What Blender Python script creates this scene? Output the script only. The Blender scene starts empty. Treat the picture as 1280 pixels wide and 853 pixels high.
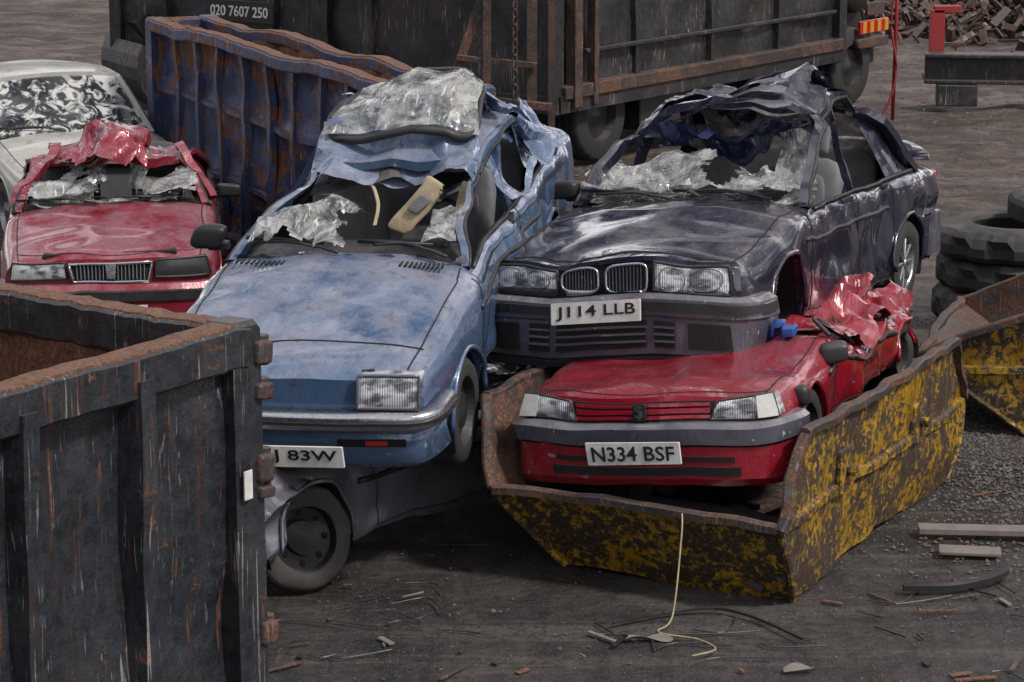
import bpy, math, random
from mathutils import Vector, Matrix, noise
random.seed(7)
R=math.radians
scene=bpy.context.scene
COL=scene.collection
# ------------------------------------------------------------------ nodes
def newmat(name):
    m=bpy.data.materials.new(name); m.use_nodes=True
    nt=m.node_tree; b=nt.nodes['Principled BSDF']
    return m,nt,b
def setin(nt,sock,v):
    if isinstance(v,bpy.types.NodeSocket): nt.links.new(v,sock)
    elif isinstance(v,(tuple,list)) and sock.type=='RGBA' and len(v)==3: sock.default_value=(*v,1)
    else: sock.default_value=v
def coords(nt,scale=(1,1,1),rot=(0,0,0),kind='Object'):
    tc=nt.nodes.new('ShaderNodeTexCoord'); mp=nt.nodes.new('ShaderNodeMapping')
    nt.links.new(tc.outputs[kind],mp.inputs[0]); mp.inputs['Scale'].default_value=scale; mp.inputs['Rotation'].default_value=rot
    return mp.outputs[0]
def ntex(nt,vec,scale,detail=6,rough=.6,dist=0):
    n=nt.nodes.new('ShaderNodeTexNoise'); nt.links.new(vec,n.inputs['Vector'])
    n.inputs['Scale'].default_value=scale; n.inputs['Detail'].default_value=min(detail,6)
    n.inputs['Roughness'].default_value=rough; n.inputs['Distortion'].default_value=dist
    return n.outputs[0]
def rng(nt,v,a,b,c=0,d=1):
    n=nt.nodes.new('ShaderNodeMapRange'); n.clamp=True
    nt.links.new(v,n.inputs[0])
    for i,x in enumerate((a,b,c,d)): n.inputs[i+1].default_value=x
    return n.outputs[0]
def mth(nt,op,a,b=0.0):
    n=nt.nodes.new('ShaderNodeMath'); n.operation=op; n.use_clamp=False
    setin(nt,n.inputs[0],a); setin(nt,n.inputs[1],b); return n.outputs[0]
def mix(nt,f,a,b,bt='MIX'):
    n=nt.nodes.new('ShaderNodeMix'); n.data_type='RGBA'; n.blend_type=bt; n.clamp_factor=True
    setin(nt,n.inputs[0],f); setin(nt,n.inputs[6],a); setin(nt,n.inputs[7],b); return n.outputs[2]
def bump(nt,b,h,strength=.4,dist=.01):
    n=nt.nodes.new('ShaderNodeBump'); n.inputs['Strength'].default_value=strength; n.inputs['Distance'].default_value=dist
    nt.links.new(h,n.inputs['Height']); nt.links.new(n.outputs[0],b.inputs['Normal'])
def upmask(nt,a=.2,b=.95):
    g=nt.nodes.new('ShaderNodeNewGeometry'); s=nt.nodes.new('ShaderNodeSeparateXYZ')
    nt.links.new(g.outputs['Normal'],s.inputs[0]); return rng(nt,s.outputs[2],a,b)
def paint(name,col,dust=(.30,.28,.29),amt=.6,metal=.25,rough=.22,scr=.5,grime=.6,cover=.0):
    m,nt,b=newmat(name); v=coords(nt)
    n1=ntex(nt,v,1.7,6,.62,.2); n2=ntex(nt,v,70,2,.7); n3=ntex(nt,v,9,6,.78,.2); n5=ntex(nt,v,3.3,6,.74,.2)
    up=upmask(nt)
    dn=mth(nt,'ADD',mth(nt,'MULTIPLY',n1,.35),mth(nt,'ADD',mth(nt,'MULTIPLY',n5,.35),mth(nt,'MULTIPLY',n3,.30)))
    dm=mth(nt,'MULTIPLY',rng(nt,dn,.42-cover,.58-cover),mth(nt,'ADD',mth(nt,'MULTIPLY',up,.88),.09))
    dm=mth(nt,'MULTIPLY',dm,mth(nt,'MULTIPLY',rng(nt,n2,.3,.65,.72,1.0),amt))
    sv=coords(nt,(1.6,60,18),(.2,.3,.35)); s1=rng(nt,ntex(nt,sv,1.2,2,.5,.3),.70,.72)
    sv2=coords(nt,(44,4,20),(.1,.3,-.35)); s2=rng(nt,ntex(nt,sv2,1.2,2,.5,.3),.70,.72)
    sm=mth(nt,'MULTIPLY',mth(nt,'MULTIPLY',mth(nt,'MAXIMUM',s1,s2),rng(nt,n1,.42,.6)),scr)
    gm=mth(nt,'MULTIPLY',rng(nt,mth(nt,'ADD',mth(nt,'MULTIPLY',n3,.6),mth(nt,'MULTIPLY',n5,.4)),.52,.62),grime)
    c=mix(nt,dm,col,dust)
    c=mix(nt,gm,c,tuple(x*.25+.012 for x in col))
    c=mix(nt,sm,c,tuple(min(1,x*.5+.34) for x in col))
    nt.links.new(c,b.inputs['Base Color'])
    r=mth(nt,'ADD',mth(nt,'MULTIPLY',dm,.22),mth(nt,'ADD',rough,mth(nt,'MULTIPLY',gm,.30)))
    nt.links.new(r,b.inputs['Roughness']); b.inputs['Metallic'].default_value=metal
    b.inputs['Coat Weight'].default_value=.75; b.inputs['Coat Roughness'].default_value=.07
    bump(nt,b,mth(nt,'ADD',n1,mth(nt,'MULTIPLY',n3,.05)),.5,.03)
    return m
def rusty(name,col,rust=(.20,.075,.03),rust2=(.07,.03,.018),amt=.5,fleck=.5,rough=.45,streak=.5,light=(.36,.34,.33),sc=1.0,lt=.3):
    m,nt,b=newmat(name); v=coords(nt)
    n1=ntex(nt,v,1.6*sc,6,.72,.2); n2=ntex(nt,v,13*sc,6,.76,.15); n3=ntex(nt,v,60,2,.6)
    vs=coords(nt,(9,9,.7)); st=ntex(nt,vs,1.8*sc,5,.68,.3)
    vd=coords(nt,(30,30,1.6),(.22,.10,.2)); sd=ntex(nt,vd,1.2*sc,2,.5,1.2)
    base=mix(nt,rng(nt,n2,.35,.62),tuple(x*1.4+.006 for x in col),tuple(x*.40+.002 for x in col))
    base=mix(nt,mth(nt,'MULTIPLY',rng(nt,n1,.5,.62),.5),base,tuple(x*.8+.030 for x in col))
    lo=.70-.34*amt
    m1=rng(nt,mth(nt,'ADD',mth(nt,'MULTIPLY',n1,.5),mth(nt,'MULTIPLY',n2,.5)),lo,lo+.03)
    m2=mth(nt,'MULTIPLY',rng(nt,st,.54,.66),streak)
    fl=mth(nt,'MULTIPLY',mth(nt,'MULTIPLY',rng(nt,sd,.655,.68),rng(nt,n2,.40,.55)),fleck)
    rc=mix(nt,rng(nt,n3,.35,.65),rust,rust2)
    c=mix(nt,m2,base,rust2); c=mix(nt,m1,c,rc); c=mix(nt,fl,c,rust)
    vl=coords(nt,(70,70,2.2),(-.55,.45,.4)); sl=mth(nt,'MULTIPLY',mth(nt,'MULTIPLY',rng(nt,ntex(nt,vl,1.0,1,.5,1.0),.66,.68),rng(nt,n1,.46,.56)),lt)
    c=mix(nt,sl,c,light)
    up=upmask(nt,.5,1); c=mix(nt,mth(nt,'MULTIPLY',up,mth(nt,'MULTIPLY',rng(nt,n2,.35,.6),.45)),c,(.13,.10,.09))
    nt.links.new(c,b.inputs['Base Color'])
    nt.links.new(mth(nt,'ADD',mth(nt,'MULTIPLY',m1,.4),mth(nt,'ADD',mth(nt,'MULTIPLY',n2,.25),rough-.14)),b.inputs['Roughness'])
    h=mth(nt,'ADD',mth(nt,'MULTIPLY',m1,-.4),mth(nt,'ADD',mth(nt,'MULTIPLY',n2,.6),n1))
    bump(nt,b,h,.6,.016)
    return m
def plain(name,col,rough=.5,metal=0,var=.5,scale=12,coat=0,bs=.3):
    m,nt,b=newmat(name); v=coords(nt); n=ntex(nt,v,scale,5,.7,.3)
    c=mix(nt,mth(nt,'MULTIPLY',rng(nt,n,.35,.7),var),col,tuple(x*.35+.02 for x in col))
    n2=ntex(nt,v,3,4,.6); c=mix(nt,mth(nt,'MULTIPLY',mth(nt,'MULTIPLY',upmask(nt),rng(nt,n2,.4,.65)),.45*var),c,(.22,.20,.19))
    nt.links.new(c,b.inputs['Base Color'])
    nt.links.new(rng(nt,n,.3,.7,max(0,rough-.1),min(1,rough+.15)),b.inputs['Roughness'])
    b.inputs['Metallic'].default_value=metal; b.inputs['Coat Weight'].default_value=coat
    bump(nt,b,n,bs,.006)
    return m
def lampglass(name):
    m,nt,b=newmat(name)
    w=nt.nodes.new('ShaderNodeTexWave'); w.bands_direction='Y'; w.inputs['Scale'].default_value=26; w.inputs['Distortion'].default_value=.3
    nt.links.new(coords(nt),w.inputs[0]); n=ntex(nt,coords(nt,(1,1.2,2.2)),9,3,.5)
    c=mix(nt,rng(nt,n,.40,.58),(.12,.13,.15),(.72,.74,.76))
    c=mix(nt,mth(nt,'MULTIPLY',w.outputs[1],.22),c,(.06,.06,.07))
    nt.links.new(c,b.inputs['Base Color']); b.inputs['Metallic'].default_value=.4; b.inputs['Roughness'].default_value=.2
    b.inputs['Coat Weight'].default_value=1; b.inputs['Coat Roughness'].default_value=.04
    bump(nt,b,w.outputs[1],.5,.006); return m
def shattered(name,alpha=.45,s1=110,s2=9,haze=.5):
    m,nt,b=newmat(name); v=coords(nt)
    vo=nt.nodes.new('ShaderNodeTexVoronoi'); vo.feature='DISTANCE_TO_EDGE'; vo.inputs['Scale'].default_value=s1; nt.links.new(v,vo.inputs['Vector'])
    n=ntex(nt,v,4.5,5,.75,.8); cl=rng(nt,n,.38,.62)
    vs=coords(nt,(3,22,10),(.3,.2,.6)); st=rng(nt,ntex(nt,vs,1.5,4,.6,.8),.58,.66)
    cr=mth(nt,'MULTIPLY',rng(nt,vo.outputs[0],.0,.15,1,0),cl)
    k=mth(nt,'MAXIMUM',mth(nt,'MULTIPLY',cr,.6),mth(nt,'MULTIPLY',st,.8))
    a=mth(nt,'MINIMUM',mth(nt,'ADD',mth(nt,'ADD',mth(nt,'MULTIPLY',k,.4),mth(nt,'MULTIPLY',cl,haze)),alpha),1.0)
    nt.links.new(a,b.inputs['Alpha'])
    nt.links.new(mix(nt,mth(nt,'MAXIMUM',k,mth(nt,'MULTIPLY',cl,.55)),(.085,.10,.105),(.66,.66,.64)),b.inputs['Base Color'])
    b.inputs['Roughness'].default_value=.10; b.inputs['Coat Weight'].default_value=1; b.inputs['Coat Roughness'].default_value=.03
    bump(nt,b,n,.6,.02); return m
def glass(name,smear=.5,al=.7,s=4,tone=(.02,.025,.03)):
    m,nt,b=newmat(name); v=coords(nt); n=ntex(nt,v,s,5,.6,1.5)
    s=mth(nt,'MULTIPLY',rng(nt,n,.48,.58),smear)
    nt.links.new(mix(nt,s,tone,(.6,.6,.58)),b.inputs['Base Color'])
    nt.links.new(mth(nt,'ADD',mth(nt,'MULTIPLY',s,.35),al),b.inputs['Alpha'])
    nt.links.new(mth(nt,'ADD',mth(nt,'MULTIPLY',s,.5),.04),b.inputs['Roughness']); b.inputs['Coat Weight'].default_value=.6
    return m
M={}
M['navy']=paint('paint_dark_slate',(.015,.018,.044),dust=(.20,.18,.185),amt=.8,metal=.4,rough=.12,grime=.5,scr=.5)
M['blue']=paint('paint_steel_blue',(.050,.105,.205),dust=(.36,.365,.44),amt=.85,metal=.25,rough=.20,scr=.6,grime=.65,cover=.03)
M['red']=paint('paint_crimson',(.27,.007,.020),dust=(.21,.10,.11),amt=.55,metal=.1,rough=.18,grime=.6)
M['maroon']=paint('paint_maroon',(.22,.010,.025),dust=(.42,.27,.31),amt=.65,metal=.2,rough=.18)
M['white']=paint('paint_offwhite',(.42,.42,.39),dust=(.26,.24,.21),amt=.4,metal=0,rough=.35)
M['grey']=paint('paint_grey',(.20,.20,.245),dust=(.25,.23,.23),amt=.5,metal=.5,rough=.26)
M['plum']=paint('bumper_grey',(.062,.063,.088),dust=(.17,.16,.175),amt=1.2,metal=.0,rough=.38,scr=1.0)
M['black']=plain('black_trim',(.016,.016,.018),.45,0,.5)
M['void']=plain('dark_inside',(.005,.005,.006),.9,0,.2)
M['rubber']=plain('tyre_rubber',(.022,.021,.022),.75,0,.7,20,0,.6)
M['rubberd']=plain('tyre_rubber_dusty',(.075,.066,.062),.85,0,.9,9,0,.6)
M['chrome']=plain('chrome',(.50,.51,.55),.22,.95,.45,18)
M['alloy']=plain('alloy',(.34,.34,.36),.35,.8,.6,14)
M['lamp']=lampglass('headlamp_glass')
M['redlens']=plain('red_lens',(.45,.01,.01),.2,0,.3,10,1)
M['plate']=plain('plate_white',(.66,.66,.64),.4,0,.5,9)
M['ink']=plain('plate_black',(.01,.01,.01),.5,0,0)
M['seat']=plain('seat_cloth',(.17,.17,.185),.9,0,.6,9)
M['seatd']=plain('seat_dark',(.06,.06,.066),.85,0,.6,9)
M['beige']=plain('visor_beige',(.42,.34,.21),.7,0,.9,7)
M['shat']=shattered('shattered_glass')
M['screen']=shattered('cracked_screen',.62,60,5,.18)
M['glass']=glass('window_glass')
M['wglass']=glass('smeared_glass',.75,.8,6)
M['bluestuff']=plain('blue_plastic',(.02,.08,.32),.4)
M['liner']=plain('blue_liner',(.010,.020,.085),.3,0,.5,5,.7)
M['cblue']=rusty('container_blue',(.014,.034,.105),amt=.54,fleck=.5,streak=.75,lt=.5)
M['cblack']=rusty('container_black',(.015,.015,.018),rust=(.075,.040,.028),rust2=(.035,.021,.017),amt=.40,fleck=.3,streak=.5,lt=.5)
M['cfore']=rusty('container_charcoal',(.017,.020,.027),rust=(.16,.06,.027),rust2=(.045,.024,.018),amt=.36,fleck=.7,rough=.34,streak=.4,lt=.55)
M['rust']=rusty('rust_bare',(.13,.05,.026),rust=(.19,.078,.036),rust2=(.05,.026,.018),amt=.8,fleck=.3,rough=.7,streak=.8)
M['rustd']=rusty('rust_rim',(.035,.027,.026),rust=(.13,.056,.033),rust2=(.045,.025,.018),amt=.60,fleck=.5,rough=.5,streak=.3)
M['yellow']=rusty('skip_yellow',(.33,.185,.008),rust=(.016,.011,.010),rust2=(.065,.038,.016),amt=.66,fleck=.3,rough=.30,streak=.95,lt=.25,sc=1.8)
M['wood']=plain('weathered_wood',(.19,.165,.15),.8,0,.6,8)
M['redpaint']=plain('red_steel',(.30,.02,.02),.5,0,.6)
# ------------------------------------------------------------------ mesh helpers
def mk(name,V,F,mat,parent=None,smooth=False):
    me=bpy.data.meshes.new(name); me.from_pydata([tuple(v) for v in V],[],F); me.update()
    me.materials.append(mat)
    if smooth: me.polygons.foreach_set('use_smooth',[True]*len(me.polygons))
    ob=bpy.data.objects.new(name,me); COL.objects.link(ob)
    if parent: ob.parent=parent
    return ob
def empty(name,loc,yaw=0,pitch=0,roll=0,rawz=None):
    e=bpy.data.objects.new(name,None); COL.objects.link(e); e.empty_display_size=.3
    rz=(R(90-yaw) if rawz is None else rawz)
    e.matrix_world=Matrix.Translation(loc)@Matrix.Rotation(rz,4,'Z')@Matrix.Rotation(R(-pitch),4,'Y')@Matrix.Rotation(R(roll),4,'X')
    return e
def gridmesh(fn,nu,nv,close_u=False,keep=None):
    V=[];F=[]
    for i in range(nu+1):
        for j in range(nv+1): V.append(fn(i/nu,j/nv))
    for i in range(nu):
        for j in range(nv):
            if keep and not keep((i+.5)/nu,(j+.5)/nv): continue
            a=i*(nv+1)+j; F.append((a,a+1,a+nv+2,a+nv+1))
    return V,F
def join(*parts):
    V=[];F=[]
    for v,f in parts:
        o=len(V); V+=list(v); F+=[tuple(i+o for i in q) for q in f]
    return V,F
def sbox(c,s,rot=(0,0,0),e=.25,nu=24,nv=14):
    m=(Matrix.Rotation(rot[2],3,'Z')@Matrix.Rotation(rot[1],3,'Y')@Matrix.Rotation(rot[0],3,'X'))
    c=Vector(c); V=[];F=[]
    sp=lambda t: math.copysign(abs(t)**e,t)
    for j in range(nv+1):
        ph=-math.pi/2+math.pi*j/nv
        for i in range(nu):
            th=2*math.pi*(i+.5)/nu
            p=Vector((s[0]/2*sp(math.cos(ph))*sp(math.cos(th)),s[1]/2*sp(math.cos(ph))*sp(math.sin(th)),s[2]/2*sp(math.sin(ph))))
            V.append(c+m@p)
    for j in range(nv):
        for i in range(nu):
            a=j*nu+i;b=j*nu+(i+1)%nu; F.append((a,b,b+nu,a+nu))
    return V,F
def hbox(c,s,rz=0,ch=.012,seg=1):
    hx,hy,hz=[k/2 for k in s]; ch=min(ch,hy*.45,hz*.45,hx*.45)
    prof=[(-hy,-hz+ch),(-hy,hz-ch),(-hy+ch,hz),(hy-ch,hz),(hy,hz-ch),(hy,-hz+ch),(hy-ch,-hz),(-hy+ch,-hz)]
    V=[];F=[]; n=8
    xs=[-hx,-hx+ch]+[-hx+ch+(2*hx-2*ch)*k/seg for k in range(1,seg)]+[hx-ch,hx]
    cz=math.cos(rz); sz=math.sin(rz)
    for k,x in enumerate(xs):
        f=1 if 0<k<len(xs)-1 else (1-ch/max(hy,hz))
        for (y,z) in prof:
            yy=y*f; zz=z*f
            V.append(Vector((c[0]+x*cz-yy*sz,c[1]+x*sz+yy*cz,c[2]+zz)))
    for k in range(len(xs)-1):
        for i in range(n):
            a=k*n+i;b=k*n+(i+1)%n; F.append((a,b,b+n,a+n))
    F.append(tuple(range(n-1,-1,-1))); o=(len(xs)-1)*n; F.append(tuple(range(o,o+n)))
    return V,F
def sweep(path,prof,up=(0,0,1),caps=True,closed=False):
    path=[Vector(p) for p in path]; up=Vector(up); V=[];F=[]; n=len(prof); m=len(path)
    for k,p in enumerate(path):
        if closed: t=path[(k+1)%m]-path[k-1]
        else: t=path[min(k+1,m-1)]-path[max(k-1,0)]
        t.normalize(); s=t.cross(up)
        if s.length<1e-3: s=t.cross(Vector((1,0,.01)))
        s.normalize(); u=s.cross(t)
        for a,b in prof: V.append(p+s*a+u*b)
    for k in range(m if closed else m-1):
        for i in range(n):
            a=k*n+i;b=k*n+(i+1)%n; c=((k+1)%m)*n
            F.append((a,b,c+(i+1)%n,c+i))
    if caps and not closed:
        F.append(tuple(range(n-1,-1,-1))); F.append(tuple(range((m-1)*n,m*n)))
    return V,F
def circ(r,n=7,sx=1,sy=1): return [(r*sx*math.cos(2*math.pi*i/n),r*sy*math.sin(2*math.pi*i/n)) for i in range(n)]
def rect(w,h): return [(-w/2,-h/2),(w/2,-h/2),(w/2,h/2),(-w/2,h/2)]
def cat(pts,n=6,closed=False):
    pts=[Vector(p) for p in pts]; out=[]; m=len(pts)
    for i in range(m if closed else m-1):
        g=(lambda k: pts[k%m]) if closed else (lambda k: pts[min(max(k,0),m-1)])
        p0,p1,p2,p3=g(i-1),g(i),g(i+1),g(i+2)
        for k in range(n):
            t=k/n
            out.append(.5*((2*p1)+(p2-p0)*t+(2*p0-5*p1+4*p2-p3)*t*t+(3*p1-p0-3*p2+p3)*t**3))
    if not closed: out.append(pts[-1])
    return out
def interp(K,x):
    if x<=K[0][0]: return K[0][1]
    if x>=K[-1][0]: return K[-1][1]
    for i in range(len(K)-1):
        if x<=K[i+1][0]: break
    def tan(k):
        a=max(k-1,0); b=min(k+1,len(K)-1); return (K[b][1]-K[a][1])/(K[b][0]-K[a][0])
    h=K[i+1][0]-K[i][0]; t=(x-K[i][0])/h; t2=t*t;t3=t2*t
    return (2*t3-3*t2+1)*K[i][1]+(t3-2*t2+t)*h*tan(i)+(-2*t3+3*t2)*K[i+1][1]+(t3-t2)*h*tan(i+1)
def lathe(prof,c,n=36,mod=None):
    V=[];F=[];m=len(prof)
    for i in range(n):
        a=2*math.pi*i/n
        for j,(r,y) in enumerate(prof):
            if mod: r=mod(i,j,r)
            V.append(Vector((c[0]+r*math.cos(a),c[1]+y,c[2]+r*math.sin(a))))
    for i in range(n):
        for j in range(m-1):
            a=i*m+j;b=((i+1)%n)*m+j; F.append((a,a+1,b+1,b))
    return V,F
def rotv(V,rot,c=(0,0,0)):
    m=(Matrix.Rotation(rot[2],3,'Z')@Matrix.Rotation(rot[1],3,'Y')@Matrix.Rotation(rot[0],3,'X')); c=Vector(c)
    return [c+m@(Vector(v)-c) for v in V]
def textmesh(body,w,h,origin,ax,ay,az):
    cu=bpy.data.curves.new('t','FONT'); cu.body=body; cu.extrude=.012; cu.align_x='CENTER'; cu.align_y='CENTER'; cu.resolution_u=3; cu.offset=.012
    ob=bpy.data.objects.new('t',cu); COL.objects.link(ob); bpy.context.view_layer.update()
    dg=bpy.context.evaluated_depsgraph_get(); me=bpy.data.meshes.new_from_object(ob.evaluated_get(dg))
    xs=[v.co.x for v in me.vertices]; ys=[v.co.y for v in me.vertices]
    cx=(max(xs)+min(xs))/2; cy=(max(ys)+min(ys))/2; sx=w/(max(xs)-min(xs)); sy=h/(max(ys)-min(ys))
    o=Vector(origin); ax=Vector(ax); ay=Vector(ay); az=Vector(az)
    V=[o+ax*((v.co.x-cx)*sx)+ay*((v.co.y-cy)*sy)+az*(v.co.z*.2) for v in me.vertices]
    F=[tuple(p.vertices) for p in me.polygons]
    bpy.data.objects.remove(ob); return V,F
NZ=lambda p,s,seed: noise.noise_vector(Vector(p)*s+Vector((seed,seed*1.7,-seed)))
def RG(p,s,seed): return (1-abs(noise.noise(Vector(p)*s+Vector((seed,-seed,seed*.7))))*2.2)
def VC(p,s,seed): return noise.voronoi(Vector(p)*s+Vector((seed,seed*.37,-seed)))[0][0]
def gauss(a,b,s): return math.exp(-((a-b)/s)**2)
# ------------------------------------------------------------------ car
class Car:
    def __init__(s,name,P,loc,yaw,pitch,roll,D,paint):
        s.P=P; s.root=empty(name,loc,yaw,pitch,roll); s.Df=D; s.paint=paint; s.L=P['L']
    def D(s,p): return s.Df(Vector(p))
    def add(s,name,vf,mat,smooth=False):
        V,F=vf; return mk(name,[s.D(v) for v in V],F,M[mat] if isinstance(mat,str) else mat,s.root,smooth)
    def ctrl(s,u):
        P=s.P; hw=interp(P['hw'],u); zs=interp(P['zs'],u); zc=interp(P['zc'],u); zb=P['zb']
        return hw,[(hw*.92,zb),(hw*.965,zb+.07),(hw*.985,zb+(zs-zb)*.42),(hw,zb+(zs-zb)*.70),(hw*.975,zs-.05),(hw*.92,zs),(hw*.80,zs+(zc-zs)*.42),(hw*.4,zs+(zc-zs)*.9),(0,zc)]
    def S(s,u,v,side,arch=True):
        hw,c=s.ctrl(u); k=v*8; i=min(int(k),7); t=k-i
        g=lambda q:c[min(max(q,0),8)] if q<=8 else (-c[7][0],c[7][1])
        p0,p1,p2,p3=g(i-1),g(i),g(i+1),g(i+2)
        f=lambda a,b,cc,d:.5*((2*b)+(cc-a)*t+(2*a-5*b+4*cc-d)*t*t+(3*b-a-3*cc+d)*t**3)
        y=f(p0[0],p1[0],p2[0],p3[0]); z=f(p0[1],p1[1],p2[1],p3[1])
        if arch and v<.6:
            for w in s.P['wheels']:
                ra=s.P['ra']
                if abs(u-w)<ra:
                    za=s.P['rw']+math.sqrt(ra*ra-(u-w)**2)
                    if z<za: z=za
        X=u+s.P['bow']*(y/hw)**2*max(0,1-u/.9)-s.P.get('bowr',.08)*(y/hw)**2*max(0,1-(s.L-u)/.6)
        return Vector((X,y*side,z))
    def body(s,lid=False):
        P=s.P; L=s.L; us=set([round(i*.04,4) for i in range(int(L/.04)+1)]+[L,P['xa'],P['xc']])
        for w in P['wheels']:
            for k in range(25): us.add(round(w-P['ra']*math.cos(math.pi*k/24),4))
        us=sorted(us); NV=40; V=[];F=[]
        for u in us:
            for k in range(NV+1): V.append(s.S(u,k/NV,1))
            for k in range(NV-1,-1,-1): V.append(s.S(u,k/NV,-1))
        n=2*NV+1
        for a in range(len(us)-1):
            um=(us[a]+us[a+1])/2
            for k in range(n-1):
                kk=min(k+.5,2*NV-k-.5)
                if P['xa']<um<P['xc'] and kk>26 and not lid: continue
                i=a*n+k; F.append((i,i+1,i+n+1,i+n))
        s.add('body_shell',(V,F),s.paint,True)
        for (u,nm,sg) in ((0,'nose_panel',-1),(L,'tail_panel',1)):
            V=[];F=[];rows=8
            top=[s.S(u,k/NV,1,False) for k in range(NV+1)]+[s.S(u,k/NV,-1,False) for k in range(NV-1,-1,-1)]
            for p in top:
                for r in range(rows+1):
                    t=r/rows; z=p.z+(P['zb']-p.z)*t
                    V.append(Vector((p.x+(.02*math.sin(t*3.14)*sg),p.y*(1-.04*t),z)))
            for i in range(len(top)-1):
                for r in range(rows):
                    a=i*(rows+1)+r; F.append((a,a+1,a+rows+2,a+rows+1))
            s.add(nm,(V,F),s.P.get('nosemat',s.paint) if u==0 else s.paint,True)
        parts=[]
        for w in P['wheels']:
            for sd in (1,-1):
                ra=P['ra']+.005; yo=interp(P['hw'],w)*.985; yi=yo-.34
                parts.append(gridmesh(lambda a,b:Vector((w+ra*math.cos(R(-20)+a*R(220)),sd*(yo+(yi-yo)*b),P['rw']+ra*math.sin(R(-20)+a*R(220)))),20,3))
        hwm=interp(P['hw'],L/2)
        parts.append(hbox((L/2,0,P['zb']+.06),(L-.3,2*(hwm-.30),.14),seg=14))
        z1=interp(P['zs'],.7)-.07
        parts.append(hbox((P['xa']/2+.03,0,(P['zb']+z1)/2),(P['xa']-.12,2*(hwm-.33),z1-P['zb']),seg=5))
        parts.append(hbox(((L+P['xc'])/2,0,(P['zb']+z1)/2),(L-P['xc']-.1,2*(hwm-.33),z1-P['zb']),seg=4))
        for sd in (1,-1):
            parts.append(gridmesh(lambda a,b:Vector((P['xa']+a*(P['xc']-P['xa']),sd*(hwm-.10),P['zb']+.1+b*(interp(P['zs'],P['xa']+a*(P['xc']-P['xa']))-P['zb']-.16))),20,4))
            parts.append(gridmesh(lambda a,b:Vector((P['xa']+a*(P['xc']-P['xa']),sd*(hwm-.10+.09*b),P['zb']+.1+(interp(P['zs'],P['xa']+a*(P['xc']-P['xa']))-P['zb']-.16))),20,2))
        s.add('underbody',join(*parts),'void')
    def seams(s,paths,r=.0045,mat='void',name='panel_gaps'):
        parts=[]
        for pts in paths:
            q=[]
            for i in range(len(pts)-1):
                a,b=pts[i],pts[i+1]; n=max(2,int(22*(abs(a[0]-b[0])+abs(a[1]-b[1]))))
                for k in range(n): t=k/n; q.append(s.S(a[0]+(b[0]-a[0])*t,a[1]+(b[1]-a[1])*t,a[2],False))
            a=pts[-1]; q.append(s.S(a[0],a[1],a[2],False))
            parts.append(sweep(q,circ(r,5)))
        s.add(name,join(*parts),mat,True)
    def across(s,u0,v0,r=.0045,name='bonnet_gap',lift=0,bend=0):
        q=[]
        for k in range(41):
            t=k/40*2-1; sd=1 if t<0 else -1; v=1-(1-v0)*abs(t)
            p=s.S(u0+bend*(t*t),v,sd); p.z+=lift; q.append(p)
        s.add(name,sweep(q,circ(r,5)),'void',True)
    def stdseams(s,doors,vh=.72,strip=.40):
        P=s.P;pa=[]
        for sd in (1,-1):
            pa.append([(.03,vh,sd),(P['xa']-.02,vh,sd)])
            for d in doors: pa.append([(d,.08,sd),(d+.01,.3,sd),(d-.01,.62,sd)])
            pa.append([(doors[0],.09,sd),(doors[-1],.09,sd)])
        s.seams(pa); s.seams([[(P['wheels'][0]+P['ra']+.03,strip,sd),(P['wheels'][1]-P['ra']-.02,strip,sd)] for sd in (1,-1)],.016,'black','rub_strip')
        hp=[]
        for sd in (1,-1):
            for d in doors[1:]:
                p=s.S(d-.16,.56,sd); hp.append(sbox(p,(.17,.03,.035)))
        s.add('door_handles',join(*hp),'black',True)
        lips=[]
        for sd in (1,-1):
            for w in P['wheels']:
                q=[]
                for k in range(21):
                    a=math.pi*k/20; u=w+P['ra']*math.cos(a); z=P['rw']+P['ra']*math.sin(a)
                    hw,c=s.ctrl(u); q.append(Vector((u,sd*(hw*.992),z)))
                lips.append(sweep(q,circ(.014,6)))
        s.add('arch_lips',join(*lips),s.paint,True)
    def fx(s,y,z,off):
        P=s.P; hw=interp(P['hw'],0); return P['bow']*(y/hw)**2+P.get('rake',0)*(z-interp(P['zc'],0))-off
    def slab(s,name,c4,off,th,mat,nu=10,nv=3,smooth=False,bulge=0):
        def pt(a,b):
            y=(c4[0][0]*(1-a)+c4[1][0]*a)*(1-b)+(c4[3][0]*(1-a)+c4[2][0]*a)*b
            z=(c4[0][1]*(1-a)+c4[1][1]*a)*(1-b)+(c4[3][1]*(1-a)+c4[2][1]*a)*b
            return y,z
        def f(a,b):
            y,z=pt(a,b); return Vector((s.fx(y,z,off+bulge*(1-(2*a-1)**4)*(1-(2*b-1)**4)),y,z))
        V,F=gridmesh(f,nu,nv); rim=[(i/nu,0) for i in range(nu)]+[(1,j/nv) for j in range(nv)]+[(1-i/nu,1) for i in range(nu)]+[(0,1-j/nv) for j in range(nv)]
        o=len(V)
        for a,b in rim:
            p=f(a,b); V.append(p); V.append(p+Vector((th,0,0)))
        n=len(rim)
        for i in range(n):
            a=o+2*i;b=o+2*((i+1)%n); F.append((a,b,b+1,a+1))
        return s.add(name,(V,F),mat,smooth)
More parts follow.
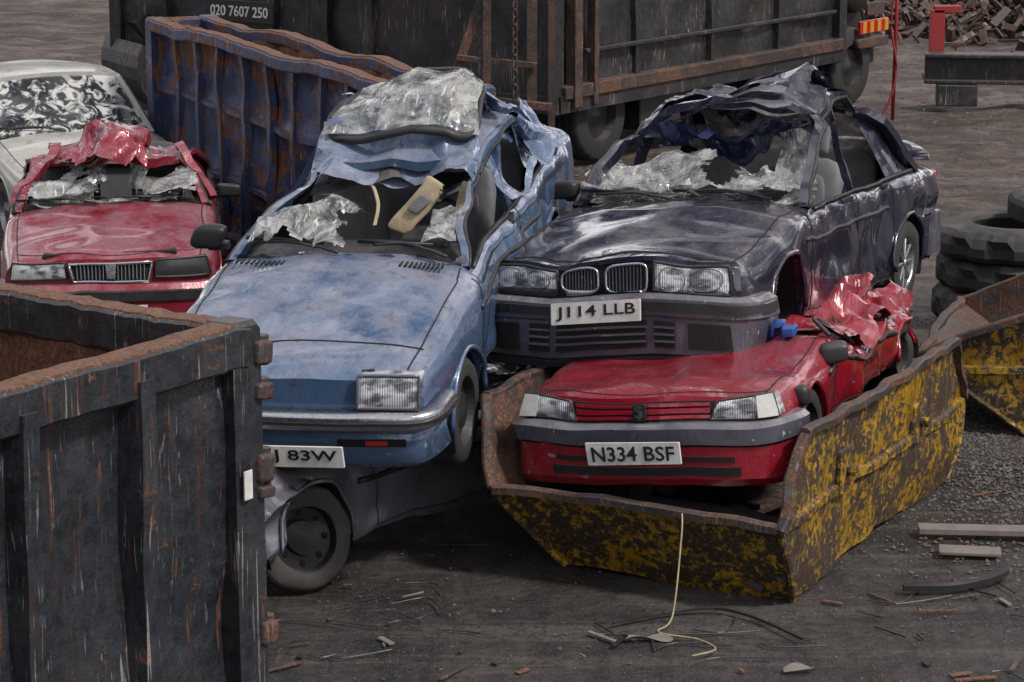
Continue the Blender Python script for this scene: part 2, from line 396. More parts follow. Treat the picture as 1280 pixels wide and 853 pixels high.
    def oval(s,name,yc,zc,ry,rz,off,r,matf,matr,e=.45):
        ring=[];
        for k in range(32):
            a=2*math.pi*k/32; y=yc+ry*math.copysign(abs(math.cos(a))**e,math.cos(a)); z=zc+rz*math.copysign(abs(math.sin(a))**e,math.sin(a)); ring.append(Vector((s.fx(y,z,off),y,z)))
        s.add(name+'_surround',sweep(ring,circ(r,6),up=(1,0,0),closed=True),matr,True)
        V=[Vector((s.fx(yc,zc,off-.01),yc,zc))]+[v+Vector((.01,0,0)) for v in ring]; s.add(name+'_recess',(V,[(0,1+k,1+(k+1)%32) for k in range(32)]),matf)
    def frame(s,name,c4,off,r,mat):
        pts=[]
        for i in range(4):
            a=c4[i];b=c4[(i+1)%4]
            for k in range(8):
                t=k/8; y=a[0]+(b[0]-a[0])*t; z=a[1]+(b[1]-a[1])*t; pts.append((s.fx(y,z,off),y,z))
        s.add(name,sweep(pts,circ(r,6),up=(1,0,0),closed=True),mat,True)
    def bpath(s,xe,dy,dx):
        hw=interp(s.P['hw'],.1)+dy; b=s.P['bow']
        half=[(xe,hw+.02),(xe*.8+.05,hw+.015),(b+.10,hw),(b*.82+.02,hw*.93),(b*.52,hw*.74),(b*.2,hw*.45),(0,0)]
        pts=[(x-dx,-y,0) for x,y in half]+[(x-dx,y,0) for x,y in half[-2::-1]]
        return cat(pts,7)
    def bumper(s,name,prof,mat,xe=.42,dy=.012,dx=.0,smooth=False):
        s.add(name,sweep(s.bpath(xe,dy,dx),[(-o,z) for o,z in prof]),mat,smooth)
    def bslot(s,name,y0,y1,prof,mat,xe=.42,dy=.012,dx=0):
        path=[p for p in s.bpath(xe,dy,dx) if p.x<.25 and y0<=p.y<=y1]
        if len(path)>=2: s.add(name,sweep(path,[(-o,z) for o,z in prof]),mat)
    def wheel(s,u,side,rim='steel',name='wheel',tilt=0,dz=0,r=None,tyre='rubber'):
        r=r or s.P['rw']; hw=interp(s.P['hw'],u); yc=(hw-.12)*side; c=(u,0,s.P['rw']+dz); w=.185
        prof=[(r*.62,-w/2),(r*.70,-w/2-.008),(r*.9,-w/2),(r*.975,-w/2+.02),(r,-w*.3),(r*.985,-w*.22),(r,-w*.14),(r,-.01),(r*.985,0),(r,.01),(r,w*.14),(r*.985,w*.22),(r,w*.3),(r*.975,w/2-.02),(r*.9,w/2),(r*.70,w/2+.008),(r*.62,w/2)]
        tv=lathe(prof,c,60,lambda i,j,rr: rr-(.008 if (3<j<13 and (i+j%2*1)%3==0) else 0))
        ro=r*.63; sd=side
        rp=[(ro,w/2*sd),(ro*.97,(w/2-.01)*sd),(ro*.9,(w/2-.05)*sd),(ro*.55,(w/2-.055)*sd),(ro*.5,(w/2-.02)*sd),(ro*.2,(w/2-.015)*sd),(.001,(w/2-.012)*sd)]
        if rim=='alloy': rp=[(ro,w/2*sd),(ro*.96,(w/2-.012)*sd),(ro*.88,(w/2-.09)*sd),(.001,(w/2-.10)*sd)]
        rv=lathe(rp,c,36)
        extra=[];dark=[]
        if rim=='alloy':
            for k in range(10):
                a=2*math.pi*k/10
                V,F=hbox((ro*.52,(w/2-.025)*sd,0),(ro*.86,.03,.026)); V=rotv(V,(0,a,0)); extra.append(([v+Vector(c) for v in V],F))
            extra.append(lathe([(ro*.22,(w/2-.01)*sd),(ro*.18,(w/2+.0)*sd),(.001,(w/2+.003)*sd)],c,16))
            dark.append(lathe([(ro*.87,(w/2-.085)*sd),(.001,(w/2-.085)*sd)],c,20))
        else:
            for k in range(8):
                a=2*math.pi*k/8; dark.append(sbox((c[0]+ro*.73*math.cos(a),c[1]+(w/2-.052)*sd,c[2]+ro*.73*math.sin(a)),(.035,.012,.035),e=.9,nu=10,nv=6))
        def fin(vf):
            V,F=vf; V=rotv(V,(0,0,R(tilt)),c); return [v+Vector((0,yc,0)) for v in V],F
        s.add(name+'_tyre',fin(tv),tyre,True); s.add(name+'_rim',fin(join(rv,*extra)),'black' if rim=='black' else 'alloy',False)
        if dark: s.add(name+'_holes',fin(join(*dark)),'void')
    def plate(s,text,z,off,w=.52,h=.115,y=0,rot=0):
        V,F=hbox((s.fx(y,z,off),y,z),(.014,w,h),ch=.004); T=textmesh(text,w*.88,h*.66,(s.fx(y,z,off)-.0095,y,z),(0,-1,0),(0,0,1),(-1,0,0))
        c=(0,y,z); V=rotv(V,(R(rot),0,0),c); T=(rotv(T[0],(R(rot),0,0),c),T[1])
        s.add('number_plate',(V,F),'plate'); s.add('plate_letters',T,'ink')
    def seat(s,x,y,z,mat='seat',lean=.25,head=True):
        p=[sbox((x,y,z+.12),(.50,.48,.17),(0,-.1,0),.45),sbox((x+.30,y,z+.44),(.15,.47,.60),(0,lean,0),.4),sbox((x+.235,y,z+.42),(.06,.26,.46),(0,lean,0),.5)]
        if head: p.append(sbox((x+.43,y,z+.83),(.09,.24,.16),(0,lean,0),.5)); p.append(sbox((x+.40,y,z+.76),(.03,.12,.12),(0,lean,0),.5,10,6))
        s.add('seat',join(*p),mat,True)
    def interior(s,mat='seat',wheel_side=-1,z=.33,rear=True):
        P=s.P; xa=P['xa']; hw=interp(P['hw'],xa)
        zs=interp(P['zs'],xa)
        s.add('dashboard',join(sbox((xa+.27,0,zs-.10),(.50,2*hw-.22,.26),(0,0,0),.35,32),sbox((xa+.42,wheel_side*.36,zs+.03),(.22,.36,.12),(0,0,0),.5)),'black',True)
        c=Vector((xa+.62,wheel_side*.36,zs+.04)); q=[c+Vector((.10*math.sin(a),.185*math.cos(a),.155*math.sin(a))) for a in [2*math.pi*k/28 for k in range(28)]]
        sp=[sweep(q,circ(.015,7),up=(1,0,.3),closed=True),sbox(c+Vector((-.02,0,-.01)),(.05,.12,.09)),sweep([c+Vector((0,.17,0)),c+Vector((0,-.17,0))],rect(.04,.015)),sweep([c,c+Vector((-.3,0,-.15))],circ(.03,8))]
        s.add('steering_wheel',join(*sp),'black',True)
        for y in (.36,-.36): s.seat(xa+.95,y,z,mat)
        if rear:
            s.add('rear_seat',join(sbox((xa+1.75,0,z+.12),(.45,1.15,.2),e=.35),sbox((xa+2.03,0,z+.45),(.15,1.18,.58),(0,.25,0),.3,32)),mat,True)
    def greenhouse(s,B=None,wind='shat',side=None,rear='glass',keepw=None,roofmat=None,roofholes=None,sag=.10,amp=1.0):
        P=s.P; xa,xc,xf,xr,zr,yr=P['xa'],P['xc'],P['xrf'],P['xrr'],P['zr'],P['yr']
        hwA=interp(P['hw'],xa)*.87; hwC=interp(P['hw'],xc)*.87; zA=interp(P['zs'],xa)+.01; zC=interp(P['zs'],xc)+.01
        B=B or (xf+xr)/2-.1
        seg=lambda a,b,n=10,bow=.0:[Vector(a).lerp(Vector(b),k/n)+Vector((0,0,bow*math.sin(math.pi*k/n))) for k in range(n+1)]
        pil=[];trim=[]
        for sd in (1,-1):
            A=(xa+.02,hwA*sd,zA);RF=(xf,yr*sd,zr-.03);RR=(xr,yr*sd,zr-.03);C=(xc-.02,hwC*sd,zC)
            pil.append(sweep(seg(A,RF,12,.02),rect(.055,.05))); pil.append(sweep(seg(RF,RR,14,.015),rect(.05,.05)))
            pil.append(sweep(seg(RR,C,12,.03),rect(.16,.05)))
            hb=interp(P['hw'],B)*.90; pil.append(sweep(seg((B,hb*sd,interp(P['zs'],B)-.02),(B+.04,yr*sd,zr-.03),8),rect(.045,.07),up=(1,0,0)))
            q=[Vector((xa+.05+(xc-xa-.1)*k/16,sd*interp(P['hw'],xa+(xc-xa)*k/16)*.925,interp(P['zs'],xa+(xc-xa)*k/16)+.012)) for k in range(17)]
            trim.append(sweep(q,rect(.025,.02)))
            trim.append(sweep([Vector(v)+Vector((-.01,sd*.03,.012)) for v in seg(A,RF,12,.02)[:]],circ(.012,6)))
            trim.append(sweep([Vector(v)+Vector((0,sd*.03,-.01)) for v in seg(RF,RR,12,.015)],circ(.011,6)))
            def qp(a,b):
                x0=xc-.55+.53*a; top=Vector((xr-.05+.05*a,sd*(yr+.0),zr-.05)); bot=Vector((x0,sd*interp(P['hw'],x0)*.90,interp(P['zs'],x0)))
                return bot.lerp(top,b)
            pil.append(gridmesh(qp,6,10))
        s.add('pillars',join(*pil),s.paint); s.add('window_trim',join(*trim),'black',True)
        def roof(a,b):
            y=(2*b-1)*yr; x=xf+(xr-xf)*a-.05*(1-(2*b-1)**2)*(1-2*a)
            return Vector((x,y,zr+.045*(1-(2*b-1)**2)+.02*math.sin(math.pi*a)))
        s.add('roof_panel',gridmesh(roof,30,30,keep=roofholes),roofmat or s.paint,True)
        s.add('headlining',gridmesh(lambda a,b:roof(a,b)+Vector((0,0,-.03)),20,20,keep=roofholes),'seatd',True)
        s.add('header_rails',join(sweep([roof(0,k/14)+Vector((.02,0,-.02)) for k in range(15)],rect(.05,.05)),sweep([roof(1,k/14)+Vector((-.02,0,-.02)) for k in range(15)],rect(.05,.05))),s.paint)
        def ws(a,b):
            y0=(2*b-1)*hwA; y1=(2*b-1)*yr; bw=.10*(1-(2*b-1)**2)
            p=Vector((xa+.01-bw*.8,y0,zA+.02+.02*(1-(2*b-1)**2))).lerp(Vector((xf-bw*.5,y1,zr-.02+.04*(1-(2*b-1)**2))),a)
            return p+Vector((sag*math.sin(math.pi*a)*1.0*(1-(2*b-1)**2),0,-sag*math.sin(math.pi*a)))
        if wind:
            if wind=='shat':
                w2=lambda a,b:(lambda p:p+NZ(p,5,3)*.05*amp+Vector((0,0,VC(p,5,4)*.09*amp)))(ws(a,b))
                s.add('windscreen',gridmesh(w2,40,50,keep=keepw),'shat',False)
            else: s.add('windscreen',gridmesh(ws,10,14),wind,True)
        if rear:
            def rg(a,b):
                y0=(2*b-1)*(hwC-.08); y1=(2*b-1)*(yr-.03)
                return Vector((xc-.05,y0,zC+.03)).lerp(Vector((xr+.02,y1,zr-.02)),a)
            s.add('rear_window',gridmesh(rg,8,10),rear,True)
        if side:
            for sd in side:
                def sg(a,b):
                    x0=xa+.12+(xc-xa-.25)*a; x1=xf+.02+(xr-xf-.04)*a
                    return Vector((x0,sd*interp(P['hw'],x0)*.895,interp(P['zs'],x0)+.01)).lerp(Vector((x1,sd*(yr+.005),zr-.05)),b)
                s.add('side_glass',gridmesh(sg,16,6,keep=lambda a,b:abs(a-.45)>.03),'glass',True)
    def mirror(s,x,y,z,rot=0,k=1):
        s.add('door_mirror',join(sbox((x,y,z),(.10*k,.19*k,.12*k),(0,0,rot),.5),sbox((x+.02,y*.93,z-.05*k),(.06,.12,.05))),'black',True)
    def wipers(s,sides=((.1,.62),(-.5,.05)),lift=.03):
        P=s.P; xa=P['xa']; parts=[]
        for y0,y1 in sides:
            z=interp(P['zc'],xa)+lift
            parts.append(sweep(cat([(xa-.08,y0,z-.02),(xa+.0,(y0+y1)/2,z+.02),(xa+.07,y1,z-.0)],6),circ(.009,5)))
            parts.append(sweep([(xa+.03,y0+.12,z+.01),(xa+.10,y1+.1,z+.01)],rect(.012,.02)))
        s.add('wipers',join(*parts),'black',True)
def crum(name,car,x0,x1,y0,y1,zf,amp,sc,seed,mat,n=22,keep=None,smooth=False):
    def f(a,b):
        p=Vector((x0+(x1-x0)*a,y0+(y1-y0)*b,0)); p.z=zf(a,b)
        q=p+NZ(p,sc,seed)*amp*.8; v1=VC(p,sc*1.1,seed)-.45; v2=VC(p,sc*2.6,seed+3)-.45
        q.z+=v1*amp*1.2+v2*amp*.35; q.x+=v2*amp*.4; q.y+=v1*amp*.4+RG(p,sc,seed)*amp*.15; return q
    car.add(name,gridmesh(f,n,n,keep=keep),mat,smooth)
def ragged(seed,e=.10): # torn outline for sheets
    def k(a,b):
        t=e*(.5+noise.noise(Vector((a*7,b*7,seed)))*1.6); return t<a<1-t and t<b<1-t
    return k
# ================================================================== DARK SALOON (top of stack)
P=dict(L=4.42,hw=[(0,.745),(.5,.80),(2.2,.825),(3.6,.82),(4.42,.76)],zs=[(0,.63),(.3,.68),(1.35,.83),(3.6,.90),(4.42,.87)],
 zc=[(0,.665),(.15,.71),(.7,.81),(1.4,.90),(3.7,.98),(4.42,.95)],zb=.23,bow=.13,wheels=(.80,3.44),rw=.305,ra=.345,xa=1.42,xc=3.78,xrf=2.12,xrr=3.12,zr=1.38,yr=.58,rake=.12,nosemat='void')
def Dn(p):
    q=p.copy(); h=max(0,min(1,(p.z-.95)/.4)); hr=h*(1-.75*max(0,min(1,(p.x-2.7)/.5)))
    q+=NZ(p,1.1,2)*.025+NZ(p,3.5,4)*.012
    q+=NZ(p,2.0,9)*.10*hr; q.z+=(VC(p,3.2,5)-.45)*.12*hr; q.y+=(VC(p,2.6,8)-.45)*.10*hr
    if p.z>.6 and p.x<1.3: q.z+=.035*gauss(p.x,.95,.10)*gauss(p.y,-.1,.9)+.05*gauss(p.x,0.08,.14)*gauss(p.y,-.15,.25)-.02*gauss(p.x,.1,.15)*gauss(p.y,.25,.15)+.014*RG(p,2.5,7)+(VC(p,2.2,31)-.4)*.022
    q.z+=h*(.05*gauss(p.x,2.25,.28)*(gauss(p.y,-.1,.5))-.12*gauss(p.x,2.05,.3)*gauss(p.y,.6,.4))
    if p.y<-.5:
        q.y+=.07*gauss(p.x,1.9,.35)*gauss(p.z,.55,.2)+.06*gauss(p.x,2.9,.3)*gauss(p.z,.6,.2)+.02*RG(p,3.2,5)+(VC(p,2.8,15)-.4)*.05*max(0,min(1,(p.x-.9)*2))
    if p.z<.53 and p.x<.45: q.z-=.03*max(0,p.y)+.02*math.sin(p.y*5); q.x-=.04*max(0,-p.y)
    return q
c=Car('dark_saloon_car',P,(.54,14.20,.83),23,-3.5,-3.2,Dn,'navy')
c.body(); c.stdseams([1.28,2.28,3.14]); c.across(.06,.72,bend=.12)
for sd in (1,-1):
    c.slab('headlight',[(sd*.285,.535),(sd*.69,.53),(sd*.66,.652),(sd*.285,.648)],.03,.1,'lamp',12,4,True,.012)
    c.frame('headlight_frame',[(sd*.28,.53),(sd*.70,.525),(sd*.67,.657),(sd*.28,.653)],.03,.009,'black')
    c.oval('headlamp_outer',sd*.575,.592,.075,.052,.050,.003,'lamp','plum',.9); c.oval('headlamp_inner',sd*.39,.592,.07,.052,.050,.003,'lamp','plum',.9)
    c.slab('indicator',[(sd*.705,.535),(sd*.74,.535),(sd*.71,.645),(sd*.67,.65)],.0,.06,'plum',3,3)
    c.oval('kidney_grille',sd*.135,.592,.112,.062,.05,.008,'void','chrome',.5)
    for i in range(10):
        y=sd*(.045+.019*i); c.slab('grille_slat',[(y,.54),(y+.005,.54),(y+.005,.645),(y,.645)],.052,.015,'plum',1,2)
c.slab('nose_strip',[(-.73,.655),(.73,.655),(.70,.68),(-.70,.68)],.012,.05,'navy',20,2)
c.bumper('bumper',[(-.10,.15),(.02,.145),(.065,.18),(.08,.385),(.095,.40),(.095,.49),(.05,.515),(-.10,.515)],'plum',.46,.0,.03)
c.bumper('bumper_strip',[(.05,.425),(.108,.425),(.110,.475),(.05,.475)],'black',.42,.002,.03)
c.bumper('bumper_lip',[(.0,.12),(.075,.13),(.085,.165),(.0,.16)],'black',.42,.0,.03)
for (a,b) in ((-.70,-.47),(-.43,-.28),(-.26,.26),(.28,.43),(.47,.70)):
    c.bslot('intake',a,b,[(.02,.215),(.082,.215),(.088,.365),(.02,.365)],'void',.42,.0,.03)
    if abs(a)<.6 and abs(b)<.5:
        for z in (.246,.286,.326): c.bslot('intake_bar',a,b,[(.05,z),(.093,z),(.093,z+.012),(.05,z+.012)],'plum',.42,.0,.03)
c.plate("J114 LLB",.432,.155,.52,.125)
for i in range(5): c.bslot('bumper_vent',.45+.055*i,.50+.055*i,[(.05,.43),(.114,.43),(.114,.47),(.05,.47)],'void',.42,.0,.03)
c.add('bonnet_badge',sbox((c.fx(0,.69,.0)+.03,0,.705),(.04,.06,.02),(0,-.6,0),.8),'chrome',True)
c.wheel(3.44,-1,'alloy'); c.wheel(3.44,1,'alloy'); c.wheel(.80,1,'steel')
c.add('front_hub',join(lathe([(.14,-.02),(.14,.02),(.06,.022),(.06,.06),(.001,.06)],(.82,-.66,.27),28),sweep([(.82,-.62,.3),(.75,-.45,.6)],circ(.035,8)),sweep([(.82,-.62,.22),(.9,-.2,.2)],circ(.025,8))),'rustd',False)
c.interior('seat',-1)
c.greenhouse(B=2.35,rear='shat',sag=.24,keepw=lambda a,b:(a<.34+.45*b+.3*noise.noise(Vector((b*4,1,2))) or (b<.20 and a<.85)) and noise.noise(Vector((a*5,b*5,7)))<.34)
c.mirror(1.62,.88,.93); c.wipers()
c.add('boot_spoiler',sweep(cat([(4.30,-.66,.93),(4.32,-.62,1.03),(4.34,-.3,1.06),(4.34,.3,1.06),(4.32,.62,1.03),(4.30,.66,.93)],6),rect(.13,.022),up=(0,0,1)),'grey',False)
for sd in (1,-1): c.add('tail_light',sbox((4.38,sd*.60,.78),(.06,.28,.16)),'redlens',True)
c.add('rear_bumper',sweep(cat([(3.86,-.81,.45),(4.2,-.80,.45),(4.36,-.72,.45),(4.43,-.4,.45),(4.43,.4,.45),(4.36,.72,.45),(4.2,.80,.45),(3.86,.81,.45)],6),[(.03,-.16),(-.02,-.14),(-.025,.1),(.03,.12)]),'plum')
for k in range(5): crum('peeled_roof_strip',c,1.95+.06*k,2.01+.06*k,-.50+.03*k,.30-.04*k,lambda a,b,k=k:1.37+.026*k+.05*math.sin(b*3+k*.4)-.05*b,.02,3,11+k,'grey',16)
crum('torn_headlining',c,1.92,2.3,-.55,.38,lambda a,b:1.30-.18*a+.04*math.sin(b*9),.12,5,21,'liner',44,keep=ragged(2))
crum('roof_fold',c,2.2,3.0,-.62,.56,lambda a,b:1.41+.05*math.sin(a*6)*(1-b)+.02*math.sin(b*10),.10,3,31,'navy',60,keep=ragged(3,.04))
crum('fallen_glass',c,1.50,1.95,.0,.70,lambda a,b:.93+.24*a,.09,4,35,'shat',34,keep=ragged(4))
crum('fallen_glass',c,1.50,1.80,-.66,-.2,lambda a,b:.93+.12*a,.07,5,37,'shat',24,keep=ragged(5))
# ================================================================== RED HATCHBACK (in skip)
P=dict(L=3.55,hw=[(0,.695),(.4,.74),(1.2,.75),(2.9,.745),(3.55,.68)],zs=[(0,.545),(.3,.57),(1.0,.60),(2.0,.62),(3.55,.56)],
 zc=[(0,.575),(.15,.60),(.6,.625),(1.2,.64),(3.3,.62),(3.55,.60)],zb=.22,bow=.12,wheels=(.66,2.95),rw=.26,ra=.27,xa=1.35,xc=2.7,xrf=1.8,xrr=2.4,zr=.9,yr=.55,rake=.25,nosemat='red')
def Dr(p):
    q=p.copy(); q+=NZ(p,1.5,12)*.025+NZ(p,4,14)*.012; q.z+=.012*RG(p,2.2,3)*(1 if p.z>.5 else 0)
    if p.x>1.1:
        k=min(1,(p.x-1.1)*2); q+=NZ(p,2.6,16)*.05*k; q.z+=(VC(p,3.5,19)-.45)*.10*k*min(1,max(0,p.z-.3)*3); q.y+=(VC(p,3,25)-.4)*.06*k*(1 if p.y<0 else -1); q.z-=.09*k*min(1,max(0,p.z-.3)*3)
    if p.y<-.4 and p.z>.4: q.z+=.05*gauss(p.x,1.2,.25)
    return q
c=Car('red_hatchback_car',P,(.71,13.14,.425),20,-1.0,-5.0,Dr,'red')
c.body(lid=True); c.across(.04,.72,bend=.12); c.stdseams([1.12,2.2])
for sd in (1,-1):
    q=[(sd*.36,.462),(sd*.705,.468),(sd*.67,.575),(sd*.40,.548)]
    c.slab('headlight',q,.018,.1,'lamp',12,4,True,.012); c.frame('headlight_frame',q,.018,.006,'black')
    c.slab('indicator',[(sd*.605,.47),(sd*.705,.47),(sd*.67,.572),(sd*.59,.565)],.033,.05,'plate',4,3,True)
for z in (.47,.497,.524): c.slab('grille_bar',[(-.36,z),(.36,z),(.36,z+.016),(-.36,z+.016)],.02,.03,'red',14,1)
c.slab('grille_dark',[(-.37,.462),(.37,.462),(.38,.548),(-.38,.548)],.008,.03,'void',12,2)
c.add('grille_badge',sbox((c.fx(0,.505,.035),0,.505),(.012,.075,.085),e=.3),'ink',True)
c.add('grille_badge_motif',textmesh('$',.04,.07,(c.fx(0,.505,.035)-.008,0,.505),(0,-1,0),(0,0,1),(-1,0,0)),'chrome')
c.bumper('bumper',[(-.10,.33),(.03,.33),(.07,.35),(.075,.43),(.045,.455),(-.10,.455)],'plum',.36,.006,.03)
c.bumper('bumper_lower',[(-.10,.13),(.02,.13),(.05,.17),(.055,.335),(-.1,.335)],'red',.36,.002,.03)
c.bslot('intake',-.52,.52,[(.02,.19),(.058,.19),(.062,.235),(.02,.235)],'void',.36,.002,.03)
c.bslot('intake_b',-.48,.48,[(.02,.262),(.060,.262),(.062,.288),(.02,.288)],'void',.36,.002,.03)
c.plate("N334 BSF",.338,.155,.52,.115)
crum('crushed_roof',c,1.35,3.2,-.60,.6,lambda a,b:.68+.03*math.sin(a*9),.10,3,41,'red',60,keep=ragged(6,.04))
crum('crushed_door_skin',c,1.25,3.3,-.77,-.58,lambda a,b:.62+.09*b+.03*math.sin(a*14),.06,4,47,'red',50)
c.mirror(1.02,-.76,.58,.4,.8)
c.add('loose_headrest',sbox((.42,-.74,.50),(.10,.08,.11),e=.7),'black',True)
c.add('blue_bits',join(sbox((1.22,-.40,.68),(.16,.09,.06),(0,.2,.4)),sbox((1.1,-.50,.67),(.10,.07,.05))),'bluestuff',True)
c.add('loose_hoses',join(sweep(cat([(1.15,-.7,.62),(1.25,-.6,.72),(1.4,-.65,.70),(1.55,-.72,.60)],8),circ(.014,7)),sweep(cat([(1.1,-.5,.66),(1.3,-.66,.66),(1.6,-.62,.70)],8),circ(.009,6))),'black',True)
for sd in(1,-1): c.wheel(2.95,sd,'black'); c.wheel(.66,sd,'black')
# ================================================================== BLUE COUPE
P=dict(L=4.35,hw=[(0,.715),(.4,.76),(1.3,.79),(3,.79),(4.35,.72)],zs=[(0,.70),(.2,.75),(1.2,.87),(3.2,.90),(4.35,.86)],
 zc=[(0,.72),(.14,.79),(.35,.83),(1.3,.97),(3.4,.99),(4.35,.92)],zb=.30,bow=.10,wheels=(.80,3.35),rw=.29,ra=.335,xa=1.34,xc=3.75,xrf=2.15,xrr=2.95,zr=1.26,yr=.54,rake=.35,nosemat='blue')
def Db(p):
    q=p.copy(); h=max(0,min(1,(p.z-.97)/.25))
    q+=NZ(p,1.1,52)*.02+NZ(p,3.5,54)*.008+NZ(p,2.0,59)*.06*h; q.z+=(VC(p,3.4,55)-.45)*.07*h; q.y+=(VC(p,3,58)-.45)*.06*h
    q.z+=h*(.08*gauss(p.x,2.6,.35)-.03*gauss(p.x,2.1,.22)); q.y-=.10*h; q.y*=(1-.06*h)
    if p.y<-.3 and p.x>1.1: q.y+=.08*min(1,(p.x-1.1)*1.6)*min(1,(-p.y-.3)*3)+.02*RG(p,3,2)+(VC(p,2.8,22)-.4)*.05*min(1,(-p.y-.3)*3)*min(1,(p.x-1.1)*2)
    if p.z>.7 and p.x<1.3: q.z-=.016*math.exp(-abs(p.y-.12)/.03)*gauss(p.x,.6,.5); q.z+=.008*RG(p,2.0,17)+(VC(p,2.0,27)-.4)*.018
    return q
c=Car('blue_coupe_car',P,(-1.13,12.95,.45),13,7.4,-1.2,Db,'blue')
c.body(); c.stdseams([1.22,2.5]); c.across(.30,.70,.006)
for sd in (1,-1):
    q=[(sd*.40,.60),(sd*.70,.60),(sd*.70,.745),(sd*.40,.745)]
    c.slab('headlight',q,.028,.1,'lamp',12,4,True,.012); c.frame('headlight_frame',q,.03,.010,'plum')
    c.bslot('valance_slot',min(sd*.28,sd*.64),max(sd*.28,sd*.64),[(.0,.40),(.036,.40),(.038,.44),(.0,.44)],'void',.36,-.005,.045)
    c.bslot('indicator',min(sd*.40,sd*.54),max(sd*.40,sd*.54),[(.02,.408),(.043,.408),(.043,.432),(.02,.432)],'redlens',.36,-.005,.045)
c.bumper('bumper_blade',[(-.02,.50),(.055,.495),(.08,.515),(.068,.54),(.08,.565),(.055,.59),(-.02,.585)],'chrome',.40,.006,.06,True)
c.bumper('bumper_insert',[(.05,.533),(.082,.533),(.082,.549),(.05,.549)],'black',.40,.008,.06)
c.bumper('valance',[(-.1,.27),(.0,.28),(.05,.32),(.03,.41),(.035,.50),(-.1,.50)],'blue',.36,-.005,.045,True)
c.plate("GLJ 83W",.435,.20,.54,.11,-.13,-2)
for sd in(1,-1):
    c.wheel(.80,sd,'black'); c.wheel(3.35,sd,'black')
c.interior('seat',-1)
c.greenhouse(B=2.45,rear='shat',sag=.36,keepw=lambda a,b:(a<.30+.25*abs(2*b-1)+.35*noise.noise(Vector((b*4,5,2)))) and noise.noise(Vector((a*6,b*6,2)))<.28)
for sd in (1,-1):
    c.add('scuttle_vent',join(*[hbox((1.20,sd*(.34+.028*i),interp(P['zc'],1.2)-.012),(.07,.012,.012),ch=.002) for i in range(10)]),'void')
crum('roof_fold_front',c,2.00,2.34,-.58,.52,lambda a,b:1.20+.17*a+.03*math.sin(b*8),.07,3,61,'blue',60,keep=ragged(7,.05))
crum('roof_fold_rear',c,2.60,3.30,-.58,.50,lambda a,b:1.36-.14*a+.05*math.sin(b*7+1),.12,3,66,'blue',60,keep=ragged(8,.05))
crum('roof_fold_side',c,2.3,3.7,-.80,-.45,lambda a,b:1.0+.22*b,.07,3,69,'blue',56,keep=lambda a,b: not(.15<a<.6 and .12<b<.75))
ringp=[]
RC=1.45
for k in range(56):
    a=2*math.pi*k/56; e=.42
    yy=.46*math.copysign(abs(math.cos(a))**e,math.cos(a)); xx=.28*math.copysign(abs(math.sin(a))**e,math.sin(a))
    ringp.append(Vector((2.50+xx,-.02+yy*(1-.22*xx/.28),RC+xx*.30+.05*math.cos(yy*5))))
c.add('dislodged_screen_rubber',sweep(ringp,circ(.020,7),closed=True),'black',True)
c.add('dislodged_screen',gridmesh(lambda a,b:(lambda x,y:Vector((2.50+x,-.02+y*(1-.22*x/.28),RC+.012+x*.30+.05*math.cos(y*5)+(VC((x,y,0),4,3)-.4)*.05)))((2*a-1)*.265,(2*b-1)*.445),30,44),'screen')
c.add('sun_visor',sbox((1.84,-.20,1.10),(.04,.17,.34),(.35,.35,0),.35),'beige',True)
c.add('sun_visor_mirror',sbox((1.81,-.20,1.12),(.02,.09,.11),(.35,.35,0),.35),'seat',True)
c.add('hanging_trim',join(sweep(cat([(2.05,-.50,1.2),(2.0,-.5,1.05),(1.9,-.52,.95)],6),rect(.05,.01)),sweep(cat([(2.0,.15,1.16),(1.9,.05,1.08),(1.8,.0,.98)],6),rect(.02,.008))),'beige')
crum('crumpled_glass_sheet',c,1.28,1.80,.05,.64,lambda a,b:.98+.12*math.sin(a*3)+.06*math.sin(b*3),.08,4,71,'shat',36,keep=ragged(9))
crum('crumpled_glass_shard',c,1.4,1.7,-.64,-.38,lambda a,b:1.0+.14*a,.06,6,75,'shat',14)
crum('torn_headlining',c,2.0,2.4,-.5,.5,lambda a,b:1.16-.05*math.sin(b*9),.06,6,79,'seatd',24)
c.mirror(1.55,.90,.98); c.wipers(((.05,.55),(-.6,-.1)))
for sd in (1,-1): c.add('tail_light',sbox((4.32,sd*.5,.72),(.06,.32,.16)),'redlens',True)
# ================================================================== GREY CAR UNDERNEATH
P=dict(L=3.9,hw=[(0,.74),(.4,.79),(1.3,.80),(3,.80),(3.9,.74)],zs=[(0,.56),(.4,.68),(1.2,.66),(3.2,.62),(3.9,.6)],
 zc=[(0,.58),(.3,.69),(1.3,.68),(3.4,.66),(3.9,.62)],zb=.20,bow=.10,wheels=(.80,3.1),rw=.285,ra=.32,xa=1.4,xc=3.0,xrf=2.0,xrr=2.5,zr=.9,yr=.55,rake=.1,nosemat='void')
def Dg(p):
    q=p.copy(); q+=NZ(p,2,82)*.04+NZ(p,5,84)*.015; q.y+=(VC(p,3,83)-.4)*.06
    if p.x<.6 and p.z>.25: q+=NZ(p,5,88)*.06; q.x+=.08*gauss(p.y,-.7,.2)
    return q
c=Car('grey_crushed_car',P,(-2.13,12.90,0.0),38,0,0,Dg,'grey')
c.body(lid=True); c.stdseams([1.3,2.3]); c.wheel(.80,-1,'black',tilt=-18,tyre='rubberd'); c.wheel(.8,1); c.wheel(3.1,1); c.wheel(3.1,-1)
for sd in (1,-1):
    c.slab('headlight',[(sd*.40,.44),(sd*.70,.44),(sd*.68,.55),(sd*.40,.55)],.02,.08,'lamp',8,3,True)
crum('crushed_roof',c,.9,3.3,-.70,.7,lambda a,b:.66+.04*math.sin(a*9),.10,3,91,'grey',50)
